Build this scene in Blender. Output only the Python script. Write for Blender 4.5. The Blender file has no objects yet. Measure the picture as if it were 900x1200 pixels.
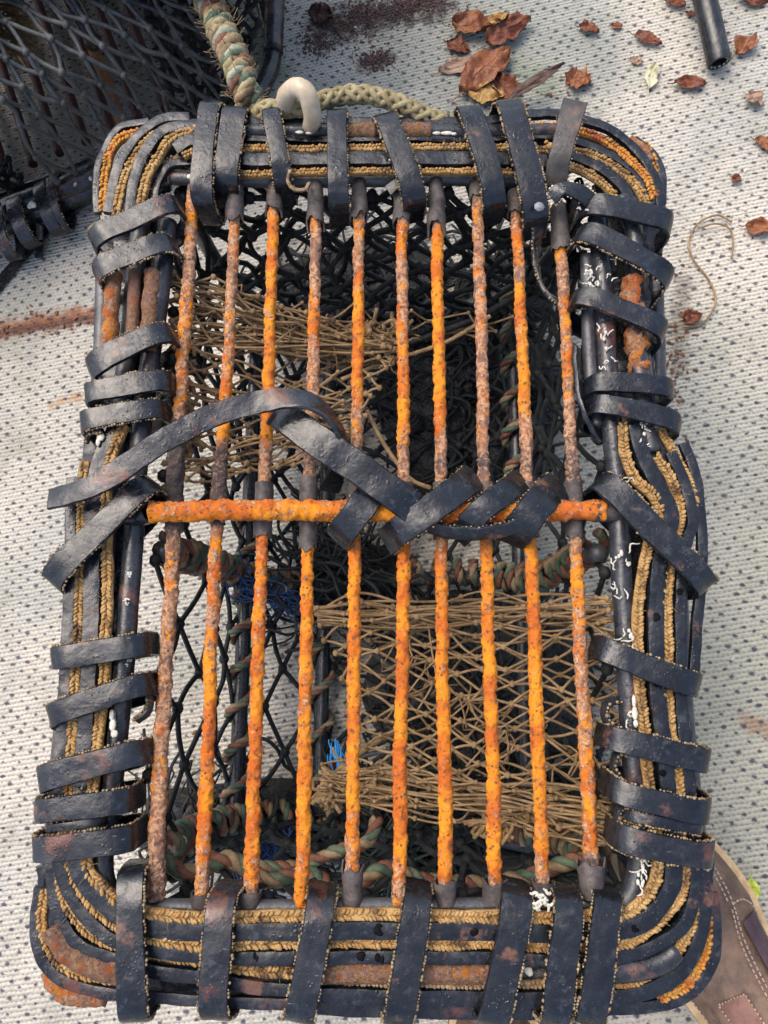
import bpy, math, random
from mathutils import Vector, Matrix, noise
random.seed(11)
V = Vector
PI = math.pi
scene = bpy.context.scene
COL = scene.collection

# ------------------------------------------------------------------ camera model
F = 906.0                      # focal length for a 900 x 1200 picture
CX, CY = 450.0, 600.0
n_g = V((-0.13, 0.235, 1.0)).normalized()     # ground normal seen from the camera
Zw = n_g
Xw = (V((1, 0, 0)) - Zw * Zw.x).normalized()
Yw = Zw.cross(Xw)
R = Matrix((Xw, Yw, Zw))                       # camera axes -> world axes
HCAM = 0.93 * n_g.z
CAMP = V((0, 0, HCAM))

def ray(px, py):
    return R @ V(((px - CX) / F, (CY - py) / F, -1.0))

def G(px, py, z=0.0):                          # photo pixel -> world point at height z over the ground
    d = ray(px, py)
    return CAMP + d * ((z - HCAM) / d.z)

def gscale(px, py, z=0.0):                     # metres per pixel there
    return (G(px, py, z) - CAMP).dot(R @ V((0, 0, -1))) / F

# the creel's base plane
n_c = R @ V((0.0, 0.185, 1.0)).normalized()
O_c = CAMP + ray(440, 620) * 0.63

def on_plane(px, py, w=0.0):
    d = ray(px, py)
    t = (O_c + n_c * w - CAMP).dot(n_c) / d.dot(n_c)
    return CAMP + d * t
Yc = (on_plane(470, 215) - on_plane(468, 1060)).normalized()
Xc = Yc.cross(n_c).normalized()
H = 0.27
M_c = Matrix((( Xc.x, Yc.x, n_c.x, 0), (Xc.y, Yc.y, n_c.y, 0), (Xc.z, Yc.z, n_c.z, 0), (0, 0, 0, 1)))
base = O_c - n_c * H
M_c.translation = base
M_ci = M_c.inverted()

def L(px, py, w=0.0):                          # photo pixel -> creel coordinates, w metres above the base plane
    return M_ci @ on_plane(px, py, w)
MPP = 0.63 / F                                 # metres per pixel on the base plane

# ------------------------------------------------------------------ mesh tools
def nz(p, s=1.0, seed=0.0):
    return noise.noise(V((p[0] * s + seed, p[1] * s + seed * 1.7, p[2] * s - seed)))

def catmull(pts, step):
    P = [V(p) for p in pts]
    if len(P) == 2:
        n = max(2, int((P[1] - P[0]).length / step))
        return [P[0].lerp(P[1], i / n) for i in range(n + 1)]
    out = []
    for i in range(len(P) - 1):
        p0 = P[i - 1] if i else P[0] * 2 - P[1]
        p1, p2 = P[i], P[i + 1]
        p3 = P[i + 2] if i + 2 < len(P) else P[-1] * 2 - P[-2]
        n = max(1, int((p2 - p1).length / step))
        for k in range(n):
            t = k / n
            out.append(0.5 * ((2 * p1) + (p2 - p0) * t + (2 * p0 - 5 * p1 + 4 * p2 - p3) * t * t + (3 * p1 - p0 - 3 * p2 + p3) * t ** 3))
    out.append(P[-1])
    return out

def tangents(pts, closed=False):
    n = len(pts)
    T = []
    for i in range(n):
        a = pts[(i - 1) % n] if (closed or i) else pts[0]
        b = pts[(i + 1) % n] if (closed or i < n - 1) else pts[-1]
        t = b - a
        T.append(t.normalized() if t.length > 1e-9 else V((0, 1, 0)))
    return T

SPH = []
def _sph(nu=7, nv=4):
    v = [V((0, 0, 1))]
    for j in range(1, nv):
        a = PI * j / nv
        for i in range(nu):
            b = 2 * PI * i / nu
            v.append(V((math.sin(a) * math.cos(b), math.sin(a) * math.sin(b), math.cos(a))))
    v.append(V((0, 0, -1)))
    f = []
    for i in range(nu):
        f.append((0, 1 + i, 1 + (i + 1) % nu))
        for j in range(nv - 2):
            a, b = 1 + j * nu + i, 1 + j * nu + (i + 1) % nu
            f.append((a, a + nu, b + nu, b))
        a = 1 + (nv - 2) * nu
        f.append((a + i, len(v) - 1, a + (i + 1) % nu))
    return v, f
SV, SF = _sph()

def shear(along, N, B):
    b = along - N * along.dot(N)
    if b.length < .3: return B
    b.normalize()
    k = b.dot(B)
    if abs(k) < .45: return B
    return b / k

class MB:
    def __init__(s):
        s.v, s.f, s.att = [], [], []
    def bead(s, c, ax, ay, az):
        o = len(s.v)
        s.v += [c + ax * q.x + ay * q.y + az * q.z for q in SV]
        s.f += [tuple(o + i for i in f) for f in SF]
    def ball(s, c, r):
        s.bead(c, V((r, 0, 0)), V((0, r, 0)), V((0, 0, r)))
    def tube(s, pts, r, sides=8, caps=True, wob=0.0, wf=200.0, seed=0.0):
        n = len(pts)
        T = tangents(pts)
        up = V((0, 0, 1)) if abs(T[0].z) < 0.9 else V((1, 0, 0))
        N = (up - T[0] * up.dot(T[0])).normalized()
        o = len(s.v)
        for i, p in enumerate(pts):
            N = N - T[i] * N.dot(T[i])
            N = N.normalized() if N.length > 1e-6 else T[i].orthogonal().normalized()
            B = T[i].cross(N)
            ri = r[i] if isinstance(r, (list, tuple)) else r
            for k in range(sides):
                a = 2 * PI * k / sides
                d = N * math.cos(a) + B * math.sin(a)
                q = ri
                if wob:
                    pp = p + d * ri
                    q = ri * (1 + wob * .6 * nz(pp, wf, seed) + 0.5 * wob * nz(pp, wf * 2.7, seed + 3) + wob * .33 * max(-1, min(1, 7 * nz(pp, wf * .8, seed + 11))))
                s.v.append(p + d * q)
        for i in range(n - 1):
            for k in range(sides):
                a = o + i * sides + k
                b = o + i * sides + (k + 1) % sides
                s.f.append((a, b, b + sides, a + sides))
        if caps:
            s.f.append(tuple(o + k for k in reversed(range(sides))))
            s.f.append(tuple(o + (n - 1) * sides + k for k in range(sides)))
    def ribbon(s, pts, nrm, width, thick, closed=False, rough=0.0006, seed=0.0, along=None):
        """flat strip with rounded edges; nrm per point; width scalar or list"""
        T = tangents(pts, closed)
        top = [-1.0, -0.93, -0.6, -0.2, 0.2, 0.6, 0.93, 1.0]
        hgt = [0.35, 0.9, 1.0, 1.0, 1.0, 1.0, 0.9, 0.35]
        sec = list(zip(top, hgt)) + [(1.0, -0.5), (0.9, -1.0), (0.0, -1.0), (-0.9, -1.0), (-1.0, -0.5)]
        m = len(sec)
        o = len(s.v)
        n = len(pts)
        for i, p in enumerate(pts):
            N = nrm[i] - T[i] * nrm[i].dot(T[i])
            N = N.normalized() if N.length > 1e-6 else T[i].orthogonal().normalized()
            B = T[i].cross(N)
            if along is not None:              # ends square to the bundle it is wound on
                B = shear(along, N, B)
            w = (width[i] if isinstance(width, (list, tuple)) else width) * 0.5
            for (a, h) in sec:
                q = p + B * (a * w) + N * (h * thick * 0.5)
                d = rough * (nz(q, 55, seed) * 1.6 + nz(q, 190, seed + 5) * 0.7)
                e = rough * 0.9 * nz(q, 120, seed + 9) * a
                s.v.append(q + N * d + B * e)
        rng = range(n) if closed else range(n - 1)
        for i in rng:
            j = (i + 1) % n
            for k in range(m):
                k2 = (k + 1) % m
                s.f.append((o + i * m + k, o + i * m + k2, o + j * m + k2, o + j * m + k))
        if not closed:
            s.f.append(tuple(o + k for k in reversed(range(m))))
            s.f.append(tuple(o + (n - 1) * m + k for k in range(m)))
    def braid(s, pts, nrm, width, pitch=0.0032, fat=1.0):
        """herringbone cord: two rows of slanted stitches"""
        P = []
        d = 0.0
        T = tangents(pts)
        acc = 0.0
        for i in range(len(pts) - 1):
            seg = (pts[i + 1] - pts[i]).length
            while acc < seg:
                t = acc / seg
                P.append((pts[i].lerp(pts[i + 1], t), T[i].lerp(T[i + 1], t).normalized(), nrm[i]))
                acc += pitch
            acc -= seg
        for k, (p, t, N) in enumerate(P):
            N = (N - t * N.dot(t)).normalized()
            B = t.cross(N)
            for sg in (-1, 1):
                c = p + B * (sg * width * 0.24 + random.gauss(0, width * 0.03)) + t * (random.gauss(0, 0.0004) + (0.5 * pitch if sg > 0 else 0)) + N * random.gauss(0, 0.0004)
                a = sg * (0.75 + random.gauss(0, 0.2))
                ax = (B * math.cos(a) + t * math.sin(a) * sg * sg)
                if sg < 0: ax = (B * math.cos(a) + t * math.sin(a))
                ay = N.cross(ax)
                k2 = random.uniform(0.7, 1.2)
                if random.random() < .05: continue
                if random.random() < .09:
                    d = (B * random.gauss(0, 1) + t * random.gauss(0, .8) + N * .5).normalized()
                    s.tube([c, c + d * width * .35 + N * .0004, c + d * width * random.uniform(.5, .9)], .00022, 3, False)
                s.bead(c, ax * width * 0.31 * k2, ay * pitch * 0.52 * fat * k2, N * width * 0.15 * k2)
    def stitches(s, pts, nrm, r, pitch=0.0036):
        T = tangents(pts)
        acc = 0.0
        for i in range(len(pts) - 1):
            seg = (pts[i + 1] - pts[i]).length
            if seg < 1e-9: continue
            while acc < seg:
                t = acc / seg
                p = pts[i].lerp(pts[i + 1], t)
                tt = T[i]; N = nrm[i]; B = tt.cross(N)
                k = random.uniform(0.5, 1.25)
                if random.random() < .15:
                    d = (B * random.gauss(0, 1) + tt * random.gauss(0, .8) + N * .3).normalized()
                    s.tube([p, p + d * r * 1.6, p + d * r * random.uniform(2, 4)], .0002, 3, False)
                if random.random() < 0.8:
                    s.bead(p + N * random.gauss(0, 0.0003) + B * random.gauss(0, 0.0003), tt * r * 1.15 * k, B * r * k, N * r * k)
                acc += pitch * random.uniform(0.85, 1.15)
            acc -= seg
    def rope(s, pts, rad, strands=3, lay=0.05, sides=8, only=None, jit=0.0):
        """twisted strands; only = index of one strand"""
        T = tangents(pts)
        up = V((0, 0, 1)) if abs(T[0].z) < 0.9 else V((1, 0, 0))
        N = (up - T[0] * up.dot(T[0])).normalized()
        fr = []
        dist = 0.0
        for i, p in enumerate(pts):
            if i: dist += (p - pts[i - 1]).length
            N = (N - T[i] * N.dot(T[i])).normalized()
            fr.append((p, N, T[i].cross(N), dist))
        sr = rad * 0.56
        for q in range(strands):
            if only is not None and q not in only: continue
            line = []
            for (p, n, b, d) in fr:
                a = 2 * PI * (d / lay + q / strands)
                rr = (rad - sr) * (1 + jit * nz(p, 90, q))
                line.append(p + n * math.cos(a) * rr + b * math.sin(a) * rr)
            s.tube(line, [sr * (1 + 0.12 * nz(l, 150, q)) for l in line], sides)
    def build(s, name, mat, parent=None, sharp=40, att=None):
        me = bpy.data.meshes.new(name)
        me.from_pydata([tuple(v) for v in s.v], [], s.f)
        me.materials.append(mat)
        me.polygons.foreach_set('use_smooth', [True] * len(me.polygons))
        if sharp: me.set_sharp_from_angle(angle=math.radians(sharp))
        if att:
            a = me.attributes.new('rust', 'FLOAT', 'POINT')
            a.data.foreach_set('value', att)
        me.update()
        o = bpy.data.objects.new(name, me)
        COL.objects.link(o)
        if parent: o.parent = parent
        return o

def empty(name, M=None):
    o = bpy.data.objects.new(name, None)
    o.empty_display_size = 0.05
    COL.objects.link(o)
    if M: o.matrix_world = M
    return o
def tag(o, label=None, cat=None, group=None, kind=None):
    if label: o['label'] = label
    if cat: o['category'] = cat
    if group: o['group'] = group
    if kind: o['kind'] = kind
    return o

# ------------------------------------------------------------------ materials
class NT:
    def __init__(s, name):
        s.m = bpy.data.materials.new(name)
        s.m.use_nodes = True
        s.t = s.m.node_tree
        s.b = s.t.nodes['Principled BSDF']
        s.geo = None
    def set(s, n, sock, val):
        i = n.inputs[sock]
        if isinstance(val, bpy.types.NodeSocket): s.t.links.new(val, i)
        else: i.default_value = val
    def node(s, typ, props=None, out=0, **kw):
        n = s.t.nodes.new(typ)
        for k, v in (props or {}).items(): setattr(n, k, v)
        for k, v in kw.items():
            key = int(k[1:]) if k[0] == 'i' and k[1:].isdigit() else k.replace('_', ' ')
            s.set(n, key, v)
        return n.outputs[out]
    def pos(s):
        return s.node('ShaderNodeTexCoord', out=3)      # object coordinates
    def scaled(s, vec, sc):
        return s.node('ShaderNodeMapping', i0=vec, i3=sc)
    def noise(s, vec, scale, detail=3, rough=0.55, dist=0.0, out=0):
        return s.node('ShaderNodeTexNoise', out=out, Vector=vec, Scale=scale, Detail=detail, Roughness=rough, Distortion=dist)
    def vor(s, vec, scale, feature='F1', out=0, rnd=1.0):
        return s.node('ShaderNodeTexVoronoi', {'feature': feature}, out=out, Vector=vec, Scale=scale, Randomness=rnd)
    def ramp(s, fac, lo, hi, a=0.0, b=1.0):
        return s.node('ShaderNodeMapRange', {'interpolation_type': 'SMOOTHSTEP'}, i0=fac, i1=lo, i2=hi, i3=a, i4=b)
    def mix(s, fac, a, b):
        n = s.t.nodes.new('ShaderNodeMix'); n.data_type = 'RGBA'
        for sock, v in ((0, fac), (6, a), (7, b)):
            if isinstance(v, bpy.types.NodeSocket): s.t.links.new(v, n.inputs[sock])
            else: n.inputs[sock].default_value = v if sock == 0 else (*v, 1)
        return n.outputs[2]
    def math(s, op, a, b=0.0, c=0.0):
        n = s.t.nodes.new('ShaderNodeMath'); n.operation = op
        for i, v in enumerate((a, b, c)):
            if isinstance(v, bpy.types.NodeSocket): s.t.links.new(v, n.inputs[i])
            else: n.inputs[i].default_value = v
        return n.outputs[0]
    def dot(s, v, w):
        n = s.t.nodes.new('ShaderNodeVectorMath'); n.operation = 'DOT_PRODUCT'
        s.t.links.new(v, n.inputs[0]); n.inputs[1].default_value = w
        return n.outputs['Value']
    def bump(s, h, dist, strength=1.0, normal=None):
        kw = dict(Height=h, Distance=dist, Strength=strength)
        if normal is not None: kw['Normal'] = normal
        return s.node('ShaderNodeBump', **kw)
    def done(s, color, rough, normal=None, spec=0.5, coat=None):
        s.set(s.b, 'Base Color', color if isinstance(color, bpy.types.NodeSocket) else (*color, 1))
        s.set(s.b, 'Roughness', rough)
        s.set(s.b, 'Specular IOR Level', spec)
        if normal is not None: s.set(s.b, 'Normal', normal)
        if coat: 
            s.set(s.b, 'Coat Weight', coat); s.set(s.b, 'Coat Roughness', 0.08)
        return s.m

def rubber(name, a=(0.004, 0.005, 0.0065), b=(0.0095, 0.0115, 0.015), stain=0.5, brown=(0.13, 0.06, 0.035), rr=(0.13, 0.42)):
    m = NT(name); p = m.pos()
    n1 = m.noise(p, 45, 5, 0.65)
    n2 = m.noise(p, 260, 4, 0.6)
    c = m.mix(m.ramp(n1, 0.3, 0.72), a, b)
    c = m.mix(m.ramp(n2, 0.58, 0.8, 0, 0.25), c, (0.04, 0.043, 0.049))
    st = m.ramp(m.noise(p, 24, 6, 0.68), 0.66 - 0.12 * stain, 0.74 - 0.1 * stain, 0, 0.8)
    c = m.mix(st, c, brown)
    # dried bloom and scuffs on the high spots
    bl = m.math('MULTIPLY', m.ramp(m.noise(p, 120, 6, 0.72), 0.52, 0.66), m.ramp(m.noise(p, 30, 2), 0.38, 0.6))
    c = m.mix(m.math('MULTIPLY', bl, 0.42), c, (0.046, 0.052, 0.062))
    # pale scuffs, salt specks
    sp = m.math('MULTIPLY', m.ramp(m.vor(p, 330), 0.07, 0.13, 1, 0), m.ramp(m.noise(p, 38, 3), 0.58, 0.66))
    c = m.mix(m.math('MULTIPLY', sp, 0.55), c, (0.42, 0.40, 0.36))
    sc = m.scaled(p, (60, 340, 200))
    c = m.mix(m.ramp(m.noise(sc, 1.0, 3, 0.7), 0.68, 0.75, 0, 0.45), c, (0.22, 0.23, 0.24))
    # water drops
    vd = m.vor(p, 300, 'SMOOTH_F1')
    wet = m.ramp(m.noise(p, 34, 3), 0.48, 0.66)
    drop = m.math('MULTIPLY', m.ramp(vd, 0.12, 0.30, 1, 0), wet)
    r = m.ramp(m.noise(p, 70, 4, 0.7), 0.3, 0.75, rr[0], rr[1])
    r = m.math('ADD', m.math('MULTIPLY', r, m.math('SUBTRACT', 1.0, m.math('MULTIPLY', drop, 0.85))), m.math('MULTIPLY', bl, 0.22))
    c = m.mix(m.math('MULTIPLY', drop, 0.35), c, (0.01, 0.011, 0.013))
    n = m.bump(m.noise(p, 42, 3, 0.5), 0.0014, 0.8)
    n = m.bump(m.noise(p, 150, 4, 0.65), 0.0005, 0.7, n)
    n = m.bump(n2, 0.0004, 0.6, n)
    n = m.bump(drop, 0.00045, 0.8, n)
    return m.done(c, r, n, 0.42)

def rust_mat(name, fixed=None, dk=1.0):
    D = lambda *c: tuple(x * dk for x in c)
    m = NT(name); p = m.pos()
    if fixed is None:
        at = m.node('ShaderNodeAttribute', {'attribute_name': 'rust'}, out=2)
    else:
        at = fixed
    n1 = m.noise(p, 120, 6, 0.75)
    n2 = m.noise(p, 330, 5, 0.75)
    n3 = m.noise(p, 34, 3, 0.6)
    v = m.vor(m.scaled(p, (1, 0.6, 1)), 210, 'F1', out=1)
    vv = m.node('ShaderNodeSeparateColor', i0=v)
    pale = m.mix(m.ramp(n2, 0.35, 0.65), D(0.24, 0.10, 0.05), D(0.58, 0.34, 0.185))
    pale = m.mix(m.ramp(vv, 0.62, 0.8, 0, 0.75), pale, (0.14, 0.075, 0.06))
    pale = m.mix(m.ramp(n1, 0.6, 0.75, 0, 0.6), pale, D(0.27, 0.235, 0.22))
    orange = m.mix(m.ramp(n3, 0.38, 0.62), D(0.50, 0.11, 0.006), D(0.72, 0.245, 0.006))
    orange = m.mix(m.ramp(n2, 0.52, 0.75, 0, 0.55), orange, (0.34, 0.09, 0.018))
    k = m.math('ADD', at, m.math('MULTIPLY', m.math('SUBTRACT', n1, 0.5), 2.3))
    k = m.math('ADD', k, m.math('MULTIPLY', m.math('SUBTRACT', vv, 0.5), 0.35))
    c = m.mix(m.ramp(k, 0.44, 0.62), pale, orange)
    c = m.mix(m.math('MULTIPLY', m.ramp(m.noise(p, 190, 5, 0.75), 0.54, 0.62), 0.8), c, (0.13, 0.055, 0.032))
    c = m.mix(m.math('MULTIPLY', m.ramp(m.noise(m.scaled(p, (1, 1, 1.01)), 155, 5, 0.75), 0.60, 0.68), 0.7), c, (0.24, 0.20, 0.185))
    c = m.mix(m.ramp(m.math('ADD', at, m.math('MULTIPLY', m.math('SUBTRACT', n2, 0.5), 0.5)), 0.02, 0.2, 0.92, 0), c, (0.045, 0.040, 0.042))
    pit = m.ramp(m.vor(p, 190), 0.16, 0.27, 1, 0)
    pit = m.math('MULTIPLY', pit, m.ramp(m.noise(p, 90, 2), 0.42, 0.55))
    c = m.mix(m.math('MULTIPLY', pit, 0.8), c, (0.09, 0.035, 0.02))
    wht = m.ramp(m.noise(p, 480, 2), 0.74, 0.8, 0, 0.8)
    c = m.mix(wht, c, (0.6, 0.55, 0.5))
    n = m.bump(n2, 0.0026, 1.0)
    n = m.bump(m.noise(p, 1000, 3, 0.7), 0.0005, 0.8, n)
    return m.done(c, m.ramp(n2, 0.3, 0.7, 0.55, 0.9), n, 0.35)

def simple(name, a, b, scale=60, rough=(0.5, 0.8), bump=0.0006, bscale=400, spec=0.4, c3=None, t3=(0.6, 0.7)):
    m = NT(name); p = m.pos()
    n1 = m.noise(p, scale, 5, 0.65)
    c = m.mix(m.ramp(n1, 0.32, 0.68), a, b)
    n2 = m.noise(p, bscale, 4, 0.65)
    if c3: c = m.mix(m.ramp(m.noise(p, scale * 0.6, 4, 0.7), t3[0], t3[1]), c, c3)
    c = m.mix(m.ramp(n2, 0.5, 0.8, 0, 0.4), c, tuple(x * 0.5 for x in a))
    return m.done(c, m.ramp(n2, 0.3, 0.7, rough[0], rough[1]), m.bump(n2, bump, 0.8), spec)

M = {}
M['rubber'] = rubber('wet_rubber')
M['rubber_worn'] = rubber('worn_rubber', (0.0035, 0.0042, 0.0055), (0.016, 0.018, 0.022), 1.0, (0.10, 0.035, 0.02), (0.14, 0.44))
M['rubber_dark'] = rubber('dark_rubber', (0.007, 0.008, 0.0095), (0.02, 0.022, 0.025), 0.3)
M['rubber_brown'] = rubber('muddy_rubber', (0.02, 0.018, 0.017), (0.06, 0.052, 0.044), 1.2, (0.12, 0.065, 0.04), (0.4, 0.7))
M['pipe'] = rubber('coated_pipe', (0.008, 0.009, 0.011), (0.032, 0.034, 0.039), 1.0, (0.11, 0.05, 0.035), (0.18, 0.42))
M['cord'] = simple('tan_cord', (0.25, 0.135, 0.042), (0.38, 0.24, 0.095), 90, (0.7, 0.9), 0.0005, 700, 0.2, (0.09, 0.05, 0.025), (0.50, 0.66))
M['cord_orange'] = simple('rust_stained_cord', (0.40, 0.15, 0.025), (0.42, 0.22, 0.05), 70, (0.7, 0.9), 0.0005, 700, 0.2, (0.22, 0.06, 0.02), (0.5, 0.66))
M['edge'] = simple('frayed_canvas_edge', (0.15, 0.10, 0.05), (0.30, 0.23, 0.135), 150, (0.7, 0.9), 0.0004, 900, 0.2, (0.05, 0.035, 0.02), (0.50, 0.62))
M['cord_dull'] = simple('dirty_cord', (0.17, 0.105, 0.055), (0.26, 0.19, 0.11), 120, (0.7, 0.9), 0.0005, 700, 0.2, (0.10, 0.06, 0.03), (0.5, 0.62))
M['rust'] = rust_mat('flaking_rust')
M['rust_bar'] = rust_mat('orange_rust', 0.75)
M['rust_half'] = rust_mat('patchy_rust', 0.50, .62)
M['rust_dull'] = rust_mat('brown_rust', 0.30, .42)
M['sleeve'] = simple('perished_grey_sleeve', (0.032, 0.028, 0.027), (0.088, 0.072, 0.064), 85, (0.45, 0.75), 0.0012, 260, 0.35, (0.15, 0.07, 0.045), (0.58, 0.72))
M['net_black'] = simple('black_twine', (0.006, 0.007, 0.0075), (0.020, 0.022, 0.022), 90, (0.5, 0.8), 0.0005, 900, 0.25)
M['net_grey'] = simple('grey_twine', (0.024, 0.027, 0.028), (0.066, 0.07, 0.07), 70, (0.5, 0.8), 0.0005, 900, 0.4)
M['net_brown'] = simple('brown_twine', (0.17, 0.108, 0.052), (0.34, 0.23, 0.118), 60, (0.65, 0.9), 0.0006, 1200, 0.2, (0.09, 0.055, 0.03), (0.58, 0.7))
M['rope_red'] = simple('faded_red_strand', (0.10, 0.035, 0.022), (0.20, 0.09, 0.055), 60, (0.5, 0.8), 0.0008, 900, 0.3, (0.05, 0.03, 0.02))
M['rope_green'] = simple('faded_green_strand', (0.03, 0.06, 0.04), (0.11, 0.14, 0.085), 60, (0.5, 0.8), 0.0008, 900, 0.3, (0.04, 0.04, 0.03))
M['rope_tan'] = simple('faded_tan_strand', (0.14, 0.09, 0.045), (0.27, 0.20, 0.115), 60, (0.5, 0.8), 0.0008, 900, 0.3, (0.07, 0.05, 0.03))
M['rope_pale'] = simple('pale_green_strand', (0.17, 0.20, 0.135), (0.29, 0.31, 0.22), 60, (0.5, 0.8), 0.0008, 900, 0.3, (0.12, 0.10, 0.06))
M['rope_blue'] = simple('blue_strand', (0.012, 0.03, 0.09), (0.03, 0.07, 0.17), 60, (0.5, 0.8), 0.0008, 900, 0.3, (0.02, 0.02, 0.03))
M['rope_bright'] = simple('bright_blue_strand', (0.01, 0.22, 0.6), (0.05, 0.35, 0.75), 60, (0.4, 0.7), 0.0005, 900, 0.3)
M['rope_olive'] = simple('olive_braid', (0.17, 0.135, 0.065), (0.29, 0.245, 0.135), 90, (0.6, 0.85), 0.0008, 800, 0.25, (0.16, 0.11, 0.05))
M['ring'] = simple('yellowed_white_plastic', (0.34, 0.265, 0.17), (0.45, 0.385, 0.285), 45, (0.3, 0.5), 0.0003, 300, 0.45, (0.50, 0.33, 0.2), (0.62, 0.75))
M['cast'] = simple('white_tube_worm_shell', (0.38, 0.35, 0.27), (0.54, 0.51, 0.44), 160, (0.5, 0.7), 0.0004, 900, 0.4)
M['cast_tan'] = simple('tan_fibre', (0.5, 0.38, 0.2), (0.7, 0.6, 0.42), 120, (0.6, 0.8), 0.0004, 900, 0.3)
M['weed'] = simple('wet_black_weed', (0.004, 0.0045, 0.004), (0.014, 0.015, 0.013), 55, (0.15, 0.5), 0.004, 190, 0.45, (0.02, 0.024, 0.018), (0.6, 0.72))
M['moss'] = simple('dull_green_weed', (0.015, 0.02, 0.013), (0.05, 0.06, 0.04), 80, (0.4, 0.7), 0.002, 300, 0.4)
M['steel'] = simple('pitted_black_tube', (0.02, 0.021, 0.024), (0.06, 0.06, 0.062), 60, (0.25, 0.5), 0.0008, 260, 0.5, (0.16, 0.07, 0.04), (0.6, 0.7))
M['notch'] = simple('notch_shade_black', (.0015, .0015, .002), (.004, .004, .004), 100, (.6, .9), .0003, 500, .1)  # black for the shaded hollows of the notches
M['rivet'] = simple('dull_rivet', (0.10, 0.105, 0.115), (0.17, 0.175, 0.185), 200, (0.35, 0.5), 0.0002, 600, 0.5)
M['dirt'] = simple('wet_leaf_dirt', (0.02, 0.009, 0.008), (0.09, 0.035, 0.025), 150, (0.2, 0.6), 0.001, 500, 0.5)
M['redrod'] = simple('dark_red_rust', (0.032, 0.008, 0.006), (0.065, 0.019, 0.012), 90, (0.6, 0.85), 0.001, 300, 0.3)

# ------------------------------------------------------------------ camera, light, world
cam = bpy.data.cameras.new('camera')
cam.sensor_fit = 'VERTICAL'; cam.sensor_height = 24.0; cam.lens = 24.0 * F / 1200.0
cam.clip_start = 0.02; cam.clip_end = 200
co = bpy.data.objects.new('camera', cam); COL.objects.link(co)
co.matrix_world = Matrix.Translation(CAMP) @ R.to_4x4()
scene.camera = co

w = bpy.data.worlds.new('World'); scene.world = w; w.use_nodes = True
bg = w.node_tree.nodes['Background']
sky = w.node_tree.nodes.new('ShaderNodeTexSky'); sky.sky_type = 'NISHITA'; sky.sun_disc = False
ELEV, AZ = math.radians(64), math.radians(-50)          # sun behind thin cloud, over the far left
sky.sun_elevation = ELEV; sky.sun_rotation = AZ
sky.air_density = 0.9; sky.dust_density = 4.5; sky.ozone_density = 0.8
w.node_tree.links.new(sky.outputs[0], bg.inputs[0]); bg.inputs[1].default_value = 0.15
sd = bpy.data.lights.new('sun', 'SUN'); sd.energy = 0.65; sd.angle = math.radians(50); sd.color = (1, 0.95, 0.88)
so = bpy.data.objects.new('sun', sd); COL.objects.link(so)
dirv = V((math.sin(AZ) * math.cos(ELEV), math.cos(AZ) * math.cos(ELEV), math.sin(ELEV)))
so.rotation_euler = dirv.to_track_quat('Z', 'Y').to_euler()
so.location = (0, 0, 3)
scene.view_settings.view_transform = 'Standard'; scene.view_settings.look = 'None'
scene.view_settings.exposure = 1.34; scene.view_settings.gamma = 1.0

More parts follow.
